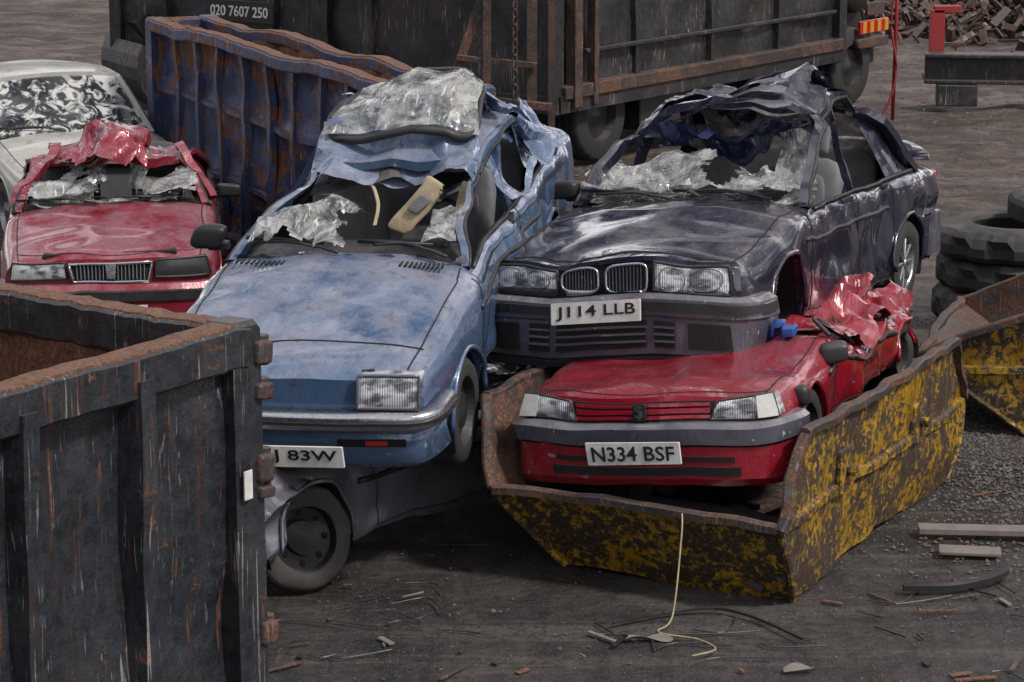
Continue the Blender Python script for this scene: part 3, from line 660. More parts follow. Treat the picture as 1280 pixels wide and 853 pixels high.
crum('torn_wing',c,.05,.75,-.84,-.60,lambda a,b:.66-.10*(1-b)+.05*math.sin(a*9),.09,4,95,'grey',30)
c.add('bumper_remains',join(sweep(cat([(.35,-.80,.35),(.1,-.78,.30),(-.05,-.6,.33),(-.08,-.2,.25),(-.05,.3,.3)],6),rect(.10,.14)),sweep(cat([(.2,-.7,.2),(.05,-.6,.15),(0,-.3,.12)],5),rect(.06,.05)),sweep(cat([(.15,-.78,.5),(.0,-.8,.35),(.1,-.75,.12)],6),rect(.05,.03))),'black')
# ================================================================== RED CAR LEFT
P=dict(L=3.55,hw=[(0,.77),(.4,.81),(1.3,.82),(3,.81),(3.55,.75)],zs=[(0,.60),(.3,.66),(1.1,.80),(2.9,.84),(3.55,.8)],
 zc=[(0,.63),(.15,.69),(.6,.77),(1.2,.88),(3.1,.9),(3.55,.86)],zb=.22,bow=.13,wheels=(.72,2.95),rw=.28,ra=.32,xa=1.15,xc=3.05,xrf=1.75,xrr=2.4,zr=1.20,yr=.56,rake=.15,nosemat='maroon')
def Dm(p):
    q=p.copy(); h=max(0,min(1,(p.z-.9)/.3))
    q+=NZ(p,1.1,102)*.02+NZ(p,3.5,104)*.012+NZ(p,2.2,109)*.13*h; q.z+=(VC(p,3.5,101)-.45)*.12*h-.12*h
    if p.x<1.2 and p.z>.6: q.z+=(VC(p,2.2,127)-.4)*.02
    return q
c=Car('maroon_hatchback_car',P,(-2.93,18.95,.0),-7,0,-1,Dm,'maroon')
c.body(); c.stdseams([1.1,2.1,2.8]); c.across(.05,.72,bend=.12)
for sd in (1,-1):
    q=[(sd*.32,.50),(sd*.73,.50),(sd*.70,.625),(sd*.33,.61)]
    c.slab('headlight',q,.018,.1,'lamp' if sd>0 else 'black',10,3,True,.012); c.frame('headlight_frame',q,.018,.008,'black')
k=[(-.27,.475),(.27,.475),(.30,.605),(-.30,.605)]
c.slab('grille',k,.03,.05,'void',8,2); c.frame('grille_chrome',k,.045,.011,'chrome')
for i in range(19):
    y=-.245+.027*i; c.slab('grille_slat',[(y,.49),(y+.006,.49),(y+.006,.595),(y,.595)],.045,.02,'alloy',1,1)
c.slab('badge',[(-.03,.50),(.03,.50),(.04,.60),(-.04,.60)],.06,.02,'chrome',2,2)
c.bumper('bumper',[(-.10,.18),(.03,.18),(.07,.22),(.075,.42),(.045,.46),(-.10,.46)],'maroon',.42,.012,.03)
c.bumper('bumper_strip',[(.04,.34),(.09,.34),(.09,.40),(.04,.40)],'black',.40,.014,.03); c.bumper('bumper_chrome',[(.06,.405),(.088,.405),(.088,.42),(.06,.42)],'chrome',.40,.014,.03)
c.plate("M271 EHP",.27,.135,.52,.115)
for sd in(1,-1): c.wheel(.72,sd); c.wheel(2.95,sd)
c.interior('seatd',-1)
c.greenhouse(B=2.1,rear=None,sag=.22,keepw=lambda a,b:(abs(b-.5)>.16-.1*a or a<.25) and noise.noise(Vector((a*5,b*6,12)))<.2)
crum('crumpled_roof_skin',c,1.5,2.3,-.30,.42,lambda a,b:1.22+.24*math.sin(a*3.1)*math.sin(b*3.1),.15,4,111,'maroon',60,keep=ragged(10,.05))
crum('crumpled_glass',c,1.15,1.55,.05,.6,lambda a,b:.92+.12*a,.09,4,113,'shat',30,keep=ragged(11))
crum('crumpled_glass_b',c,1.15,1.65,-.68,-.25,lambda a,b:.92+.30*a*(1-b*.7),.06,4,115,'shat',30,keep=ragged(12))
c.mirror(1.4,-.91,.9); c.wipers()
c.add('bent_pillar',join(sweep(cat([(1.4,.75,.85),(1.55,.6,1.2),(1.8,.45,1.3),(2.1,.5,1.35)],6),rect(.06,.05)),sweep(cat([(1.3,-.78,.85),(1.6,-.62,1.15),(2.0,-.55,1.22)],6),rect(.06,.05))),'maroon')
# ================================================================== WHITE SALOON
P=dict(L=4.3,hw=[(0,.76),(.5,.81),(2.2,.83),(3.6,.82),(4.3,.76)],zs=[(0,.64),(.3,.70),(1.25,.84),(3.5,.88),(4.3,.84)],
 zc=[(0,.66),(.2,.74),(1.3,.92),(3.6,.96),(4.3,.92)],zb=.23,bow=.14,wheels=(.8,3.4),rw=.30,ra=.34,xa=1.3,xc=3.7,xrf=2.0,xrr=3.0,zr=1.33,yr=.60,rake=.1,nosemat='white')
def Dw(p): return p+NZ(p,1.5,120)*.015
c=Car('white_saloon_car',P,(-3.44,22.62,.0),-24,0,0,Dw,'white')
c.body(); c.stdseams([1.2,2.2,3.1]); c.across(.06,.72,bend=.12); c.interior('seatd',-1); c.greenhouse(B=2.3,wind='wglass',side=(1,-1),rear='glass',sag=0)
for sd in (1,-1):
    c.slab('headlight',[(sd*.35,.5),(sd*.72,.5),(sd*.70,.62),(sd*.35,.62)],.02,.08,'lamp',8,3,True); c.wheel(.8,sd); c.wheel(3.4,sd)
c.bumper('bumper',[(-.1,.2),(.05,.2),(.08,.4),(.04,.46),(-.1,.46)],'black'); c.mirror(1.5,.92,.92); c.mirror(1.5,-.92,.92); c.wipers()
# ================================================================== CONTAINERS
def container(name,start,dirv,L,W,H,z0,mat,spacing=.6,mid=False,ribd=.07,railh=.13,inner='rust',seed=1,dent=.03,ribw=.09,rimmat='rustd'):
    d=Vector((dirv[0],dirv[1])).normalized()
    root=empty(name,(start[0],start[1],z0),rawz=math.atan2(d.y,d.x))
    def dn(p): return p+NZ(p,.9,seed)*dent+NZ(p,3,seed+5)*dent*.35
    def wall(x0,y0,x1,y1,nx,ny,side):
        Lw=math.hypot(x1-x0,y1-y0); nu=int(Lw/.05); nv=int(H/.05); r=[]
        f=lambda a,b:dn(Vector((x0+(x1-x0)*a,y0+(y1-y0)*a,.1+(H-.15)*b)))
        def fo(a,b):
            p=f(a,b); ph=(a*Lw/spacing)%1; dd=-.02*math.sin(math.pi*ph)+NZ(p,2.2,seed+9).x*.03+RG(p,1.6,seed)*.010+(VC(p,1.8,seed)-.4)*dent*.9
            if mid:
                e=min(ph,1-ph)/.5; zb=(b*3)%1; ez=min(zb,1-zb)/.5; dd-=.045*min(1,e*2.2)*min(1,ez*2.5)
            return p+Vector((nx,ny,0))*dd
        mk(side+'_panel',*gridmesh(fo,nu,nv),M[mat],root,True)
        fi=lambda a,b:fo(a,b)-Vector((nx,ny,0))*.03
        mk(side+'_inner',*gridmesh(fi,nu,nv),M[inner],root,True)
        n=max(1,round(Lw/spacing)); 
        for k in range(1,n):
            a=k/n; bx=x0+(x1-x0)*a; by=y0+(y1-y0)*a
            path=[dn(Vector((bx,by,.1+(H-.2)*t/24)))+Vector((nx,ny,0))*(ribd*.4)+NZ((k,t*.2,seed),1,2)*.014 for t in range(25)]
            w=ribw; pr=[(-w/2,-ribd*.6),(-w/2*.75,ribd*.6),(w/2*.75,ribd*.6),(w/2,-ribd*.6)]
            r.append(sweep(path,pr,up=(nx,ny,0)))
        if mid:
            for zz in (.34,.66):
                r.append(sweep([dn(Vector((x0+(x1-x0)*t/40,y0+(y1-y0)*t/40,H*zz)))+Vector((nx,ny,0))*(-.01+.01*noise.noise(Vector((t*.7,zz*9,seed)))) for t in range(41)],[(-.04,-.03),(-.02,.03),(.02,.03),(.04,-.03)] ,up=(nx,ny,0)))
        if r: mk(side+'_ribs',*join(*r),M[mat],root)
        tp=[dn(Vector((x0+(x1-x0)*t/60,y0+(y1-y0)*t/60,H-railh/2)))+Vector((nx*.015,ny*.015,.012*noise.noise(Vector((t*.5,seed,1))))) for t in range(61)]
        mk(side+'_top_rail',*sweep(tp,[(-.065,-railh/2),(-.075,-railh/2+.012),(-.075,railh/2-.012),(-.062,railh/2),(.062,railh/2),(.075,railh/2-.012),(.075,-railh/2+.012),(.065,-railh/2)]),M[mat],root)
        tq=[Vector((p.x,p.y,p.z+railh/2+.004)) for p in tp]
        mk(side+'_rail_cap',*sweep(tq,[(-.060,-.006),(-.056,.004),(.056,.004),(.060,-.006)]),M[rimmat],root)
        bt=[Vector((x0+(x1-x0)*t/20+nx*.03,y0+(y1-y0)*t/20+ny*.03,.10)) for t in range(21)]
        mk(side+'_bottom_rail',*sweep(bt,rect(.15,.18)),M[mat],root)
    wall(0,0,L,0,0,-1,'front'); wall(L,0,L,W,1,0,'end_a'); wall(L,W,0,W,0,1,'rear'); wall(0,W,0,0,-1,0,'end_b')
    for (x,y) in ((0,0),(L,0),(L,W),(0,W)):
        V,F=hbox((x,y,H/2),(.17,.17,H+.03),ch=.02); mk('corner_post',[v+NZ(v,2,seed)*.01 for v in V],F,M[mat],root)
    mk('floor',*hbox((L/2,W/2,.08),(L-.1,W-.1,.10)),M[inner],root)
    return root
fg=container('scrap_container',(-3.92,6.17),(.56,.83),5.0,2.4,2.0,0,'cfore',.62,railh=.17,ribd=.11,ribw=.11,seed=3,dent=.018,rimmat='rust')
hp=[]
for zz,s_ in ((1.88,.10),(1.72,.07),(1.40,.12),(1.30,.05),(.7,.10)):
    hp.append(sbox((5.09,-.03,zz),(.10,.16,s_),(0,.1,0),.3)); hp.append(sweep([(5.13,-.05,zz-s_*.6),(5.13,-.05,zz+s_*.6)],circ(.03,9)))
mk('hinge_lugs',*join(*hp),M['rustd'],fg,False)
mk('label',*hbox((4.96,-.105,1.36),(.05,.006,.12),ch=.001),M['plate'],fg)
container('blue_scrap_container',(-3.27,24.35),(.431,-.902),6.0,.50,1.88,0,'cblue',.60,mid=True,seed=13,dent=.05,ribd=.05,railh=.10,rimmat='rust')
bc=container('black_scrap_container',(.42,27.2),(.58,.815),6.1,2.4,2.5,.62,'cblack',1.6,seed=23,dent=.04,railh=.14)
bc2=container('black_scrap_container',(-4.6,31.05),(.815,-.58),4.0,2.4,2.6,.2,'cblack',.75,seed=33,dent=.05,ribd=.10)
bc3=container('black_scrap_container',(-1.25,28.7),(.815,-.58),1.75,1.4,2.5,.35,'cblack',.58,seed=36,dent=.05,ribd=.10)
mk('phone_lettering',*textmesh('020 7607 250',.85,.12,(2.0,-.17,1.25),(1,0,0),(0,0,1),(0,-1,0)),M['plate'],bc2)
mk('lettering_board',*hbox((2.0,-.155,1.25),(1.0,.02,.24),ch=.004),M['black'],bc2)
mk('lower_sill',*join(hbox((3.05,-.06,.22),(6.0,.16,.14),seg=10),hbox((.25,-.10,1.2),(.14,.12,2.3)),hbox((.6,-.10,1.2),(.08,.10,2.3))),M['rustd'],bc)
mk('side_rail',*join(hbox((3.2,-.07,.62),(5.4,.06,.05),seg=10),hbox((3.3,-.06,1.45),(5.4,.05,.04),seg=10)),M['cblack'],bc)
st=empty('steel_frame',(-.05,26.4,0),rawz=0)
pp=[]
for (a,b,w) in (((-.9,0,.1),(-.2,.1,2.0),.09),((-.2,0,.1),(-.2,0,2.2),.08),((.25,.1,.1),(.25,.1,2.2),.10),((.45,.2,.1),(.45,.2,2.2),.07),((-.9,0,.95),(.45,0,.80),.07),((-.5,0,1.3),(.3,0,1.22),.05)):
    pp.append(sweep([a,b],rect(w,w),up=(0,1,.1)))
mk('struts',*join(*pp),M['rustd'],st)
ch=[]
for k in range(14):
    z=1.9-.075*k; q=[Vector((.08+(.02 if k%2 else .022)*math.cos(a),-.12+(.022 if k%2 else 0)*math.cos(a),z+.045*math.sin(a))) for a in [2*math.pi*i/10 for i in range(10)]]
    ch.append(sweep(q,circ(.009,5),up=(.5,1,.2),closed=True))
mk('chain',*join(*ch),M['rustd'],st,True)
lr=empty('lorry',(.42,27.2,0),rawz=math.atan2(.815,.58))
mk('chassis',*join(hbox((4.0,.7,.50),(6.5,.12,.22)),hbox((4.0,1.7,.50),(6.5,.12,.22)),hbox((7.2,1.2,.6),(.12,2.2,.2)),hbox((2.6,.25,.42),(1.6,.35,.35))),M['black'],lr)
def bigwheel(c,r=.5,w=.30):
    prof=[(r*.55,-w/2),(r*.9,-w/2),(r*.98,-w/2+.03),(r,-w*.2),(r*.97,-w*.15),(r,-w*.1),(r,w*.1),(r*.97,w*.15),(r,w*.2),(r*.98,w/2-.03),(r*.9,w/2),(r*.55,w/2)]
    return lathe(prof,c,40,lambda i,j,rr:rr-(.015 if 1<j<10 and i%2 else 0)), lathe([(r*.56,-w/2),(r*.5,-w/2+.08),(r*.25,-w/2+.06),(.001,-w/2+.02)],c,24)
tw=[];rw=[]
for x in (1.0,5.3,6.6):
    for y in (.20,.52,1.95,2.25):
        a,b=bigwheel((x,y,.5)); tw.append(a); rw.append(b)
mk('tyres',*join(*tw),M['rubber'],lr,True); mk('rims',*join(*rw),M['black'],lr)
mk('mudguard',*sweep([(6.6+.62*math.cos(a),.35,.5+.62*math.sin(a)) for a in [R(10+16*i) for i in range(11)]],rect(.62,.03),up=(0,1,0)),M['black'],lr)
mk('tank',*lathe([(.001,-.5),(.3,-.5),(.33,-.45),(.33,.45),(.3,.5),(.001,.5)],(7.0,.7,1.45),24),M['black'],lr,True)
mk('rear_marker_board',*hbox((7.0,-.02,.98),(.75,.04,.16)),M['redlens'],lr)
mk('rear_marker_yellow',*join(*[hbox((6.72+.19*i,-.045,.98),(.09,.01,.14),ch=.002) for i in range(4)]),plain('marker_yellow',(.50,.25,.02),.4),lr)
mk('lamp_cluster',*join(sbox((7.0,-.03,1.20),(.45,.06,.16)),sbox((7.0,.0,.78),(.8,.08,.12))),M['rustd'],lr,True)
# ================================================================== SKIPS
def skip(name,loc,rz,Lt,H,zl,xb,xt,yT,yBR,yBL,seed,mat='yellow'):
    root=empty(name,(loc[0],loc[1],loc[2]),rawz=rz)
    def xl(z): return xb+(0-xb)*z/zl if z<zl else xt*(z-zl)/(H-zl)
    def yw(z,sd): b=yBR if sd<0 else yBL; return sd*(b+(yT-b)*min(1,z/H*1.0)**.8)
    dn=lambda p:p+NZ(p,1.3,seed)*.035+NZ(p,4,seed+3)*.012+Vector((0,RG(p,2.5,seed)*.012+(VC(p,2.2,seed)-.4)*.03,0))
    def side(sd,off):
        def f(a,b):
            z=H*b; x0=xl(z); x=x0+(Lt-2*x0)*a; return dn(Vector((x,yw(z,sd)-sd*off,z)))
        return gridmesh(f,70,28)
    def end(e,off):
        def f(a,b):
            z=zl*b; x=xl(z)+off; y=yw(z,-1)+(yw(z,1)-yw(z,-1))*a
            if e: x=Lt-x
            return dn(Vector((x,y,z)))
        return gridmesh(f,46,16)
    mk('side_panels',*join(side(1,0),side(-1,0)),M[mat],root,True); mk('side_inner',*join(side(1,.02),side(-1,.02)),M['rustd'],root,True)
    mk('end_panels',*join(end(0,0),end(1,0)),M[mat],root,True); mk('end_inner',*join(end(0,.02),end(1,.02)),M['rustd'],root,True)
    mk('floor',*gridmesh(lambda a,b:dn(Vector((xb+(Lt-2*xb)*a,yw(0,-1)+(yw(0,1)-yw(0,-1))*b,.012))),20,14),M['rustd'],root,True)
    rim=[];T=[(-.030,-.018),(-.030,.018),(-.018,.028),(.018,.028),(.030,.018),(.030,-.018)]
    for sd in (1,-1):
        ks=[(0,zl),(xt,H),(Lt-xt,H),(Lt,zl)]
        for (a,b) in zip(ks,ks[1:]):
            n=30 if abs(a[1]-b[1])<.01 else 8
            rim.append(sweep([dn(Vector((a[0]+(b[0]-a[0])*k/n,yw(a[1]+(b[1]-a[1])*k/n,sd)+sd*.012,a[1]+(b[1]-a[1])*k/n)))+NZ((k*.4,sd,b[0]),1,seed)*.018 for k in range(n+1)],T))
    for e in (0,Lt):
        rim.append(sweep([dn(Vector((e,yw(zl,-1)+(yw(zl,1)-yw(zl,-1))*k/20,zl)))+NZ((k*.3,e,2),1,seed)*.02 for k in range(21)],T))
    mk('rims',*join(*rim),M['rustd'],root)
    rb=[]
    for sd in (1,-1):
        z=H*.52; rb.append(sweep([dn(Vector((xl(z)+.05+(Lt-2*xl(z)-.1)*k/30,yw(z,sd)+sd*.012,z))) for k in range(31)],[(-.012,-.03),(.018,-.02),(.018,.02),(-.012,.03)]))
        for x in (.30*Lt,.68*Lt):
            z=.62*H; y=yw(z,sd); rb.append(sweep([dn(Vector((x,y,z))),dn(Vector((x,y,z)))+Vector((0,sd*.08,0))],circ(.03,12)))
            rb.append(sbox(dn(Vector((x,y+sd*.015,z))),(.22,.03,.24)))
        for x in (xb,Lt-xb):
            q=[dn(Vector((x+( -1 if x<1 else 1)*(xb*t/10),yw(zl*t/10,sd)+sd*.006,zl*t/10))) for t in range(11)]; rb.append(sweep(q,circ(.018,6)))
    mk('stiffeners',*join(*rb),M[mat],root)
    return root
sk=skip('yellow_skip',(.55,13.02,.004),R(90-26.6),3.12,.87,.46,.30,.32,.90,.84,.44,201)
jk=[]
random.seed(3)
for i in range(60):
    x=random.uniform(.25,1.2); y=random.uniform(-.7,.5); z=random.uniform(.05,.24)
    jk.append((lambda vf:(rotv(vf[0],(random.uniform(-.4,.4),random.uniform(-.4,.4),random.uniform(0,3)),(x,y,z)),vf[1]))(hbox((x,y,z),(random.uniform(.1,.5),random.uniform(.03,.2),random.uniform(.01,.04)),ch=.004)))
mk('rubbish',*join(*jk),M['black'],sk)
mk('grey_panel',*join(*[(lambda vf:(rotv(vf[0],r_,c_),vf[1]))(hbox(c_,s_,ch=.003)) for c_,s_,r_ in (((.36,.0,.34),(.34,.75,.015),(.05,-.22,.15)),((.36,-.5,.34),(.4,.35,.012),(.1,-.1,-.3)),((.32,.42,.33),(.3,.3,.012),(-.1,-.2,.5)))]),M['grey'],sk)
skip('yellow_skip',(2.88,17.32,.0),math.atan2(-.30,.95),3.4,.80,.50,.70,.70,.9,.86,.86,211,'yellow')
# ================================================================== TYRES
ts=empty('tyre_stack',(3.86,19.85,0),rawz=0)
def lying(c,r,w,lug,rot=0):
    prof=[(r*.52,-w*.38),(r*.55,-w*.5),(r*.75,-w*.55),(r*.93,-w*.45),(r,-w*.28),(r*1.0,0),(r,w*.28),(r*.93,w*.45),(r*.75,w*.55),(r*.55,w*.5),(r*.52,w*.38),(r*.56,0),(r*.52,-w*.38)]
    n=72; V,F=lathe(prof,(0,0,0),n,lambda i,j,rr:rr+(lug if ((i+(3 if j>5 else 0))%6<3 and 2<j<8) else 0))
    V=[Matrix.Rotation(R(90)+rot,3,'X')@v+Vector(c) for v in V]; return V,F
z=.14; zz=[(0,0,.60,.29),(.05,.03,.62,.29),(-.03,0,.60,.27)]
tl=[]
for (dx,dy,r,w) in zz: tl.append(lying((dx,dy,z),r,w*.9,.035,random.uniform(-.04,.04))); z+=w*.88
tl.append(lying((.30,-.03,z-.0),.38,.2,.006,.12))
for k in range(3): tl.append(lying((1.25,.5,.15+.27*k),.6,.28,.03))
mk('tyres',*join(*tl),M['rubber'],ts,False)
# ================================================================== BACKGROUND BITS
bm=empty('steel_beam',(5.25,32.9,0),rawz=-.12)
mk('beam',*join(hbox((1.6,0,.62),(3.4,.35,.05)),hbox((1.6,0,.46),(3.4,.04,.30)),hbox((1.6,0,.30),(3.4,.35,.05)),hbox((.3,0,.14),(.5,.5,.26)),hbox((2.7,0,.14),(.5,.5,.26))),M['cblack'],bm)
rp=empty('red_steel_bracket',(5.35,33.3,0),rawz=0)
mk('bracket',*join(hbox((0,0,.75),(.18,.12,.8)),hbox((.12,0,1.15),(.35,.12,.10)),hbox((0,0,.3),(.3,.3,.08))),M['redpaint'],rp)
pl=empty('red_pole',(4.55,31.4,0),rawz=0)
mk('pole',*sweep([(0,0,0),(.02,0,2.6)],circ(.022,10)),M['redpaint'],pl,True)
mk('rope',*sweep(cat([(.03,-.05,1.9),(-.06,-.06,1.2),(.02,-.05,.6),(-.12,-.07,.1),(-.4,-.1,.03)],8),circ(.014,6)),M['redpaint'],pl,True)
bk=empty('digger_bucket',(-4.1,31.0,0),rawz=.5)
arc=[(math.cos(a)*.55,math.sin(a)*.55) for a in [R(150+15*i) for i in range(13)]]
V=[];F=[]
for (x,zv) in arc: V+= [Vector((x,-.6,zv+.75)),Vector((x,.6,zv+.75))]
for i in range(12): F.append((2*i,2*i+1,2*i+3,2*i+2))
V2=[Vector((x,s_*.6,zv+.75)) for s_ in (-1,1) for (x,zv) in arc]
mk('bucket_shell',*join((V,F),(V2,[tuple(range(13)),tuple(range(13,26))])),M['cblack'],bk)
mk('bucket_arm',*join(sweep([(-.3,0,1.1),(.6,0,1.7),(2.2,0,1.5)],rect(.25,.3)),*[hbox((.52,-.5+.25*i,.62),(.25,.08,.06)) for i in range(5)]),M['black'],bk)
random.seed(11); sp=[];sp2=[]
for i in range(1100):
    x=random.gauss(8.2,1.6); y=random.gauss(43.5,1.5); hmax=1.0*math.exp(-((x-8.4)/1.9)**2-((y-43.5)/1.7)**2)
    z=random.random()*hmax+.03
    vf=hbox((x,y,z),(random.uniform(.1,.6),random.uniform(.03,.14),random.uniform(.02,.08)),ch=.003)
    v=rotv(vf[0],(random.uniform(-1,1),random.uniform(-1,1),random.uniform(0,3)),(x,y,z)); (sp if random.random()<.9 else sp2).append((v,vf[1]))
sh=empty('scrap_heap',(0,0,0),rawz=0); mk('rusty_pieces',*join(*sp),M['rustd'],sh); mk('grey_pieces',*join(*sp2),M['wood'],sh)
# ================================================================== GROUND
m,nt,b=newmat('yard_ground'); v=coords(nt)
geo=nt.nodes.new('ShaderNodeNewGeometry'); sx=nt.nodes.new('ShaderNodeSeparateXYZ'); nt.links.new(geo.outputs['Position'],sx.inputs[0])
n1=ntex(nt,v,.35,5,.62,.4); n2=ntex(nt,v,2.4,6,.76,.5); n3=ntex(nt,v,80,3,.7); n4=ntex(nt,v,16,6,.78); n5=ntex(nt,v,.9,6,.72,.6)
far=rng(nt,mth(nt,'ADD',sx.outputs[1],mth(nt,'MULTIPLY',n1,6)),18,25)
asp=mix(nt,rng(nt,n2,.38,.62),(.014,.013,.013),(.052,.046,.044)) 
vt=coords(nt,(.30,3.0,1),(0,0,.5)); trk=ntex(nt,vt,1.6,6,.74,.3); asp=mix(nt,mth(nt,'MULTIPLY',rng(nt,trk,.50,.61),.65),asp,(.105,.092,.086))
vt3=coords(nt,(3.5,.25,1),(0,0,.62)); trk3=ntex(nt,vt3,1.5,6,.74,.2); asp=mix(nt,mth(nt,'MULTIPLY',rng(nt,trk3,.53,.59),.65),asp,(.014,.013,.013))
asp=mix(nt,mth(nt,'MULTIPLY',rng(nt,n5,.53,.61),.6),asp,(.085,.073,.068))
dirt=mix(nt,rng(nt,n2,.35,.62),(.050,.034,.028),(.165,.12,.10)); vt2=coords(nt,(.25,2.5,1),(0,0,-.4)); trk2=ntex(nt,vt2,1.1,6,.76,.5)
dirt=mix(nt,mth(nt,'MULTIPLY',rng(nt,trk2,.46,.56),.8),dirt,(.034,.025,.022)); dirt=mix(nt,mth(nt,'MULTIPLY',rng(nt,n5,.50,.60),.55),dirt,(.045,.032,.027))
cc=mix(nt,far,asp,dirt); cc=mix(nt,mth(nt,'MULTIPLY',rng(nt,n3,.56,.68),.45),cc,(.17,.155,.145)); cc=mix(nt,mth(nt,'MULTIPLY',rng(nt,n4,.51,.61),.7),cc,(.011,.010,.010))
nt.links.new(cc,b.inputs['Base Color']); nt.links.new(mth(nt,'ADD',rng(nt,n5,.40,.60,.30,.75),mth(nt,'MULTIPLY',far,.15)),b.inputs['Roughness'])
bump(nt,b,mth(nt,'ADD',mth(nt,'ADD',n2,mth(nt,'MULTIPLY',n3,.2)),mth(nt,'MULTIPLY',n4,.45)),1.0,.06)
def axis(a,b,c0,c1,st):
    xs=[];x=c0
    while x<=c1: xs.append(x); x+=st
    k=st; x=c1
    while x<b: k*=1.35; x+=k; xs.append(min(x,b))
    k=st; x=c0
    while x>a: k*=1.35; x-=k; xs.insert(0,max(x,a))
    return xs
xs=axis(-300,300,-9,10,.14); ys=axis(-100,600,9,46,.14)
V=[];F=[]
for x in xs:
    for y in ys:
        q=Vector((x,y,0)); w=max(0,min(1,(y-21)/6)); zf=noise.noise(q*.9)*.012+noise.noise(q*3.1)*.010+w*(noise.noise(q*.5)*.06+noise.noise(q*2.0)*.05+noise.noise(Vector((x*.8+y*.35,y*2.2-x*1.1,0)))*.04)
        V.append((x,y,min(zf-.012-w*.05,.0)))
ny=len(ys)
for i in range(len(xs)-1):
    for j in range(ny-1): a=i*ny+j; F.append((a,a+ny,a+ny+1,a+1))
mk('ground',V,F,m,None,True)
random.seed(21); V=[];F=[]
def chip(x,y,s):
    o=len(V); a=random.uniform(0,6.28)
    for k in range(4):
        rr=s*random.uniform(.6,1.2); V.append((x+rr*math.cos(a+k*1.57),y+rr*math.sin(a+k*1.57),random.uniform(-.012,-.006)))
    V.append((x+random.uniform(-.3,.3)*s,y+random.uniform(-.3,.3)*s,s*random.uniform(.1,.7)-.006))
    for k in range(4): F.append((o+k,o+(k+1)%4,o+4))
for i in range(4500):
    y=10.5+random.random()**1.6*26; x=random.uniform(-.24,.24)*y; chip(x,y,random.choice((.005,.006,.008,.012))*(1 if random.random()<.97 else 2))
for i in range(9000):
    x=random.gauss(3.2,.6); y=random.gauss(16.0,1.5); chip(x,y,random.uniform(.006,.02))
for i in range(3000):
    y=random.uniform(23,42); x=random.uniform(-.24,.24)*y; chip(x,y,random.uniform(.01,.04))
mk('gravel',V,F,plain('gravel_stone',(.095,.083,.077),.85,0,.8,30))
def deb(name,vf,mat,smooth=False): mk(name,*vf,M[mat],None,smooth)
deb('wood_plank',hbox((2.83,14.06,.03),(1.15,.11,.04),-.08,.006),'wood')
deb('flat_board',hbox((2.48,13.72,.02),(.33,.14,.02),-.15,.004),'wood')
deb('rubber_strip',sweep(cat([(2.02,13.04,.03),(2.3,13.06,.03),(2.55,13.22,.04),(2.60,13.36,.05)],8),rect(.05,.03)),'black')
deb('rubber_strip',sweep(cat([(.50,12.5,.02),(.95,12.72,.02),(1.18,12.62,.02),(1.42,12.25,.02)],8),rect(.015,.012)),'black')
deb('rope',sweep(cat([(.86,12.86,.49),(.85,12.72,.40),(.80,12.55,.04),(.72,12.36,.02),(.90,12.25,.02),(.98,12.1,.02),(.86,12.0,.02)],10),circ(.005,5)),'beige',True)
random.seed(5); groups={'wood':[],'black':[],'rustd':[],'rust':[],'wire':[]}
for i in range(150):
    x=random.uniform(-1.2,3.2); y=random.uniform(11.7,13.2) if random.random()<.5 else random.uniform(13,20)
    if .0<x<1.6 and y>12.5: continue
    if random.random()<.6: groups[random.choice(['wood','black','rustd','rust'])].append(hbox((x,y,.004),(random.uniform(.02,.22),random.uniform(.006,.035),.010),random.uniform(0,3),.002))
    else: groups['wire'].append(sweep(cat([(x,y,.008),(x+random.uniform(.05,.2),y+random.uniform(-.1,.1),.008),(x+random.uniform(.1,.4),y+random.uniform(-.2,.2),.012)],5),circ(.004,5)))
lt_=empty('ground_litter',(0,0,0),rawz=0)
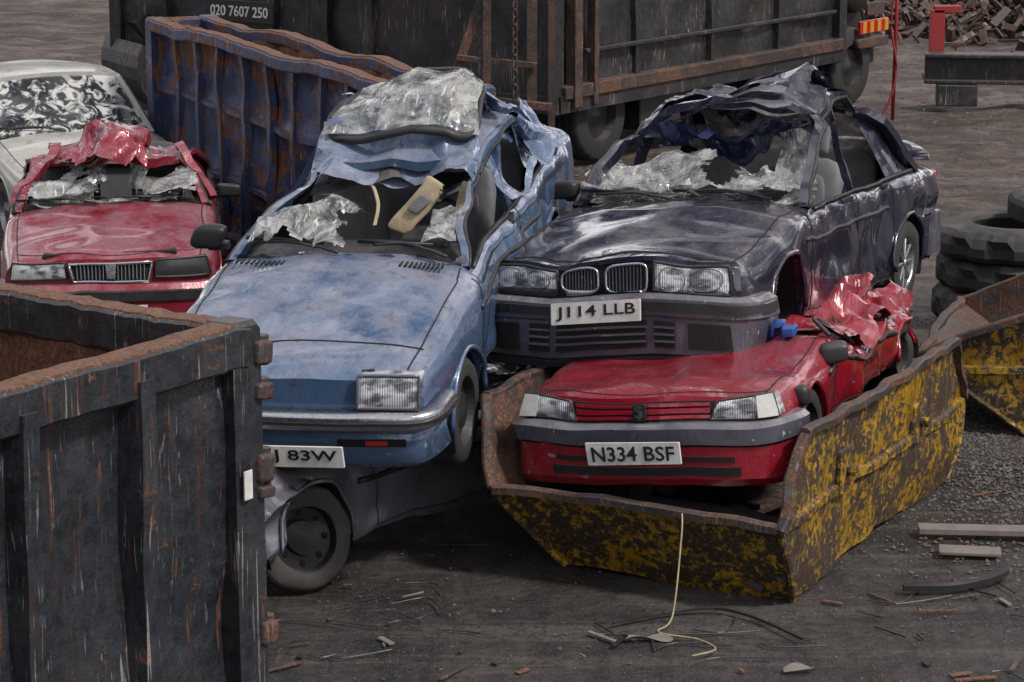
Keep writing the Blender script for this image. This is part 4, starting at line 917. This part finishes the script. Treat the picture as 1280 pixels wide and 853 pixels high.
for k,g in groups.items():
    if g: mk(k+'_bits',*join(*g),M['black' if k=='wire' else k],lt_)
deb('cardboard_scrap',gridmesh(lambda a,b:Vector((.55+.22*a+.02*math.sin(b*5),12.28+.05*b,.01+.015*math.sin(a*5+b*3))),8,5),'wood')
deb('cardboard_scrap',gridmesh(lambda a,b:Vector((1.28+.14*a,11.80+.06*b+.05*a,.01+.02*math.sin(a*4)*b)),6,5),'wood')
# ================================================================== WORLD, SUN, CAMERA
EL,AZ=50,124
w=bpy.data.worlds.new('World'); scene.world=w; w.use_nodes=True; nt=w.node_tree; bg=nt.nodes['Background']
sky=nt.nodes.new('ShaderNodeTexSky'); sky.sky_type='NISHITA'; sky.sun_disc=False; sky.sun_elevation=R(EL); sky.sun_rotation=R(AZ); sky.air_density=1.2; sky.dust_density=2
tc=nt.nodes.new('ShaderNodeTexCoord'); mp=nt.nodes.new('ShaderNodeMapping'); mp.inputs['Scale'].default_value=(1,1,2.2); nt.links.new(tc.outputs['Generated'],mp.inputs[0])
n=ntex(nt,mp.outputs[0],3.2,5,.62,.5)
cl=mix(nt,rng(nt,n,.45,.58),(.6,.64,.85),(20,19.4,20))
nt.links.new(mix(nt,.90,sky.outputs[0],cl),bg.inputs[0]); bg.inputs[1].default_value=.088
sd=bpy.data.lights.new('sun','SUN'); sd.energy=3.3; sd.angle=R(8); sd.color=(1,.94,.87)
so=bpy.data.objects.new('sun',sd); COL.objects.link(so)
el,az=R(EL),R(AZ); dirs=Vector((math.sin(az)*math.cos(el),math.cos(az)*math.cos(el),math.sin(el)))
so.rotation_euler=dirs.to_track_quat('Z','Y').to_euler()
cd=bpy.data.cameras.new('camera'); cd.lens=92.8; cd.sensor_width=36; cd.clip_end=1500; cd.clip_start=.1
co=bpy.data.objects.new('camera',cd); COL.objects.link(co); co.location=(0,0,4.2); co.rotation_euler=(R(77.6),0,0); scene.camera=co
scene.view_settings.view_transform='Standard'; scene.view_settings.look='None'; scene.view_settings.exposure=0
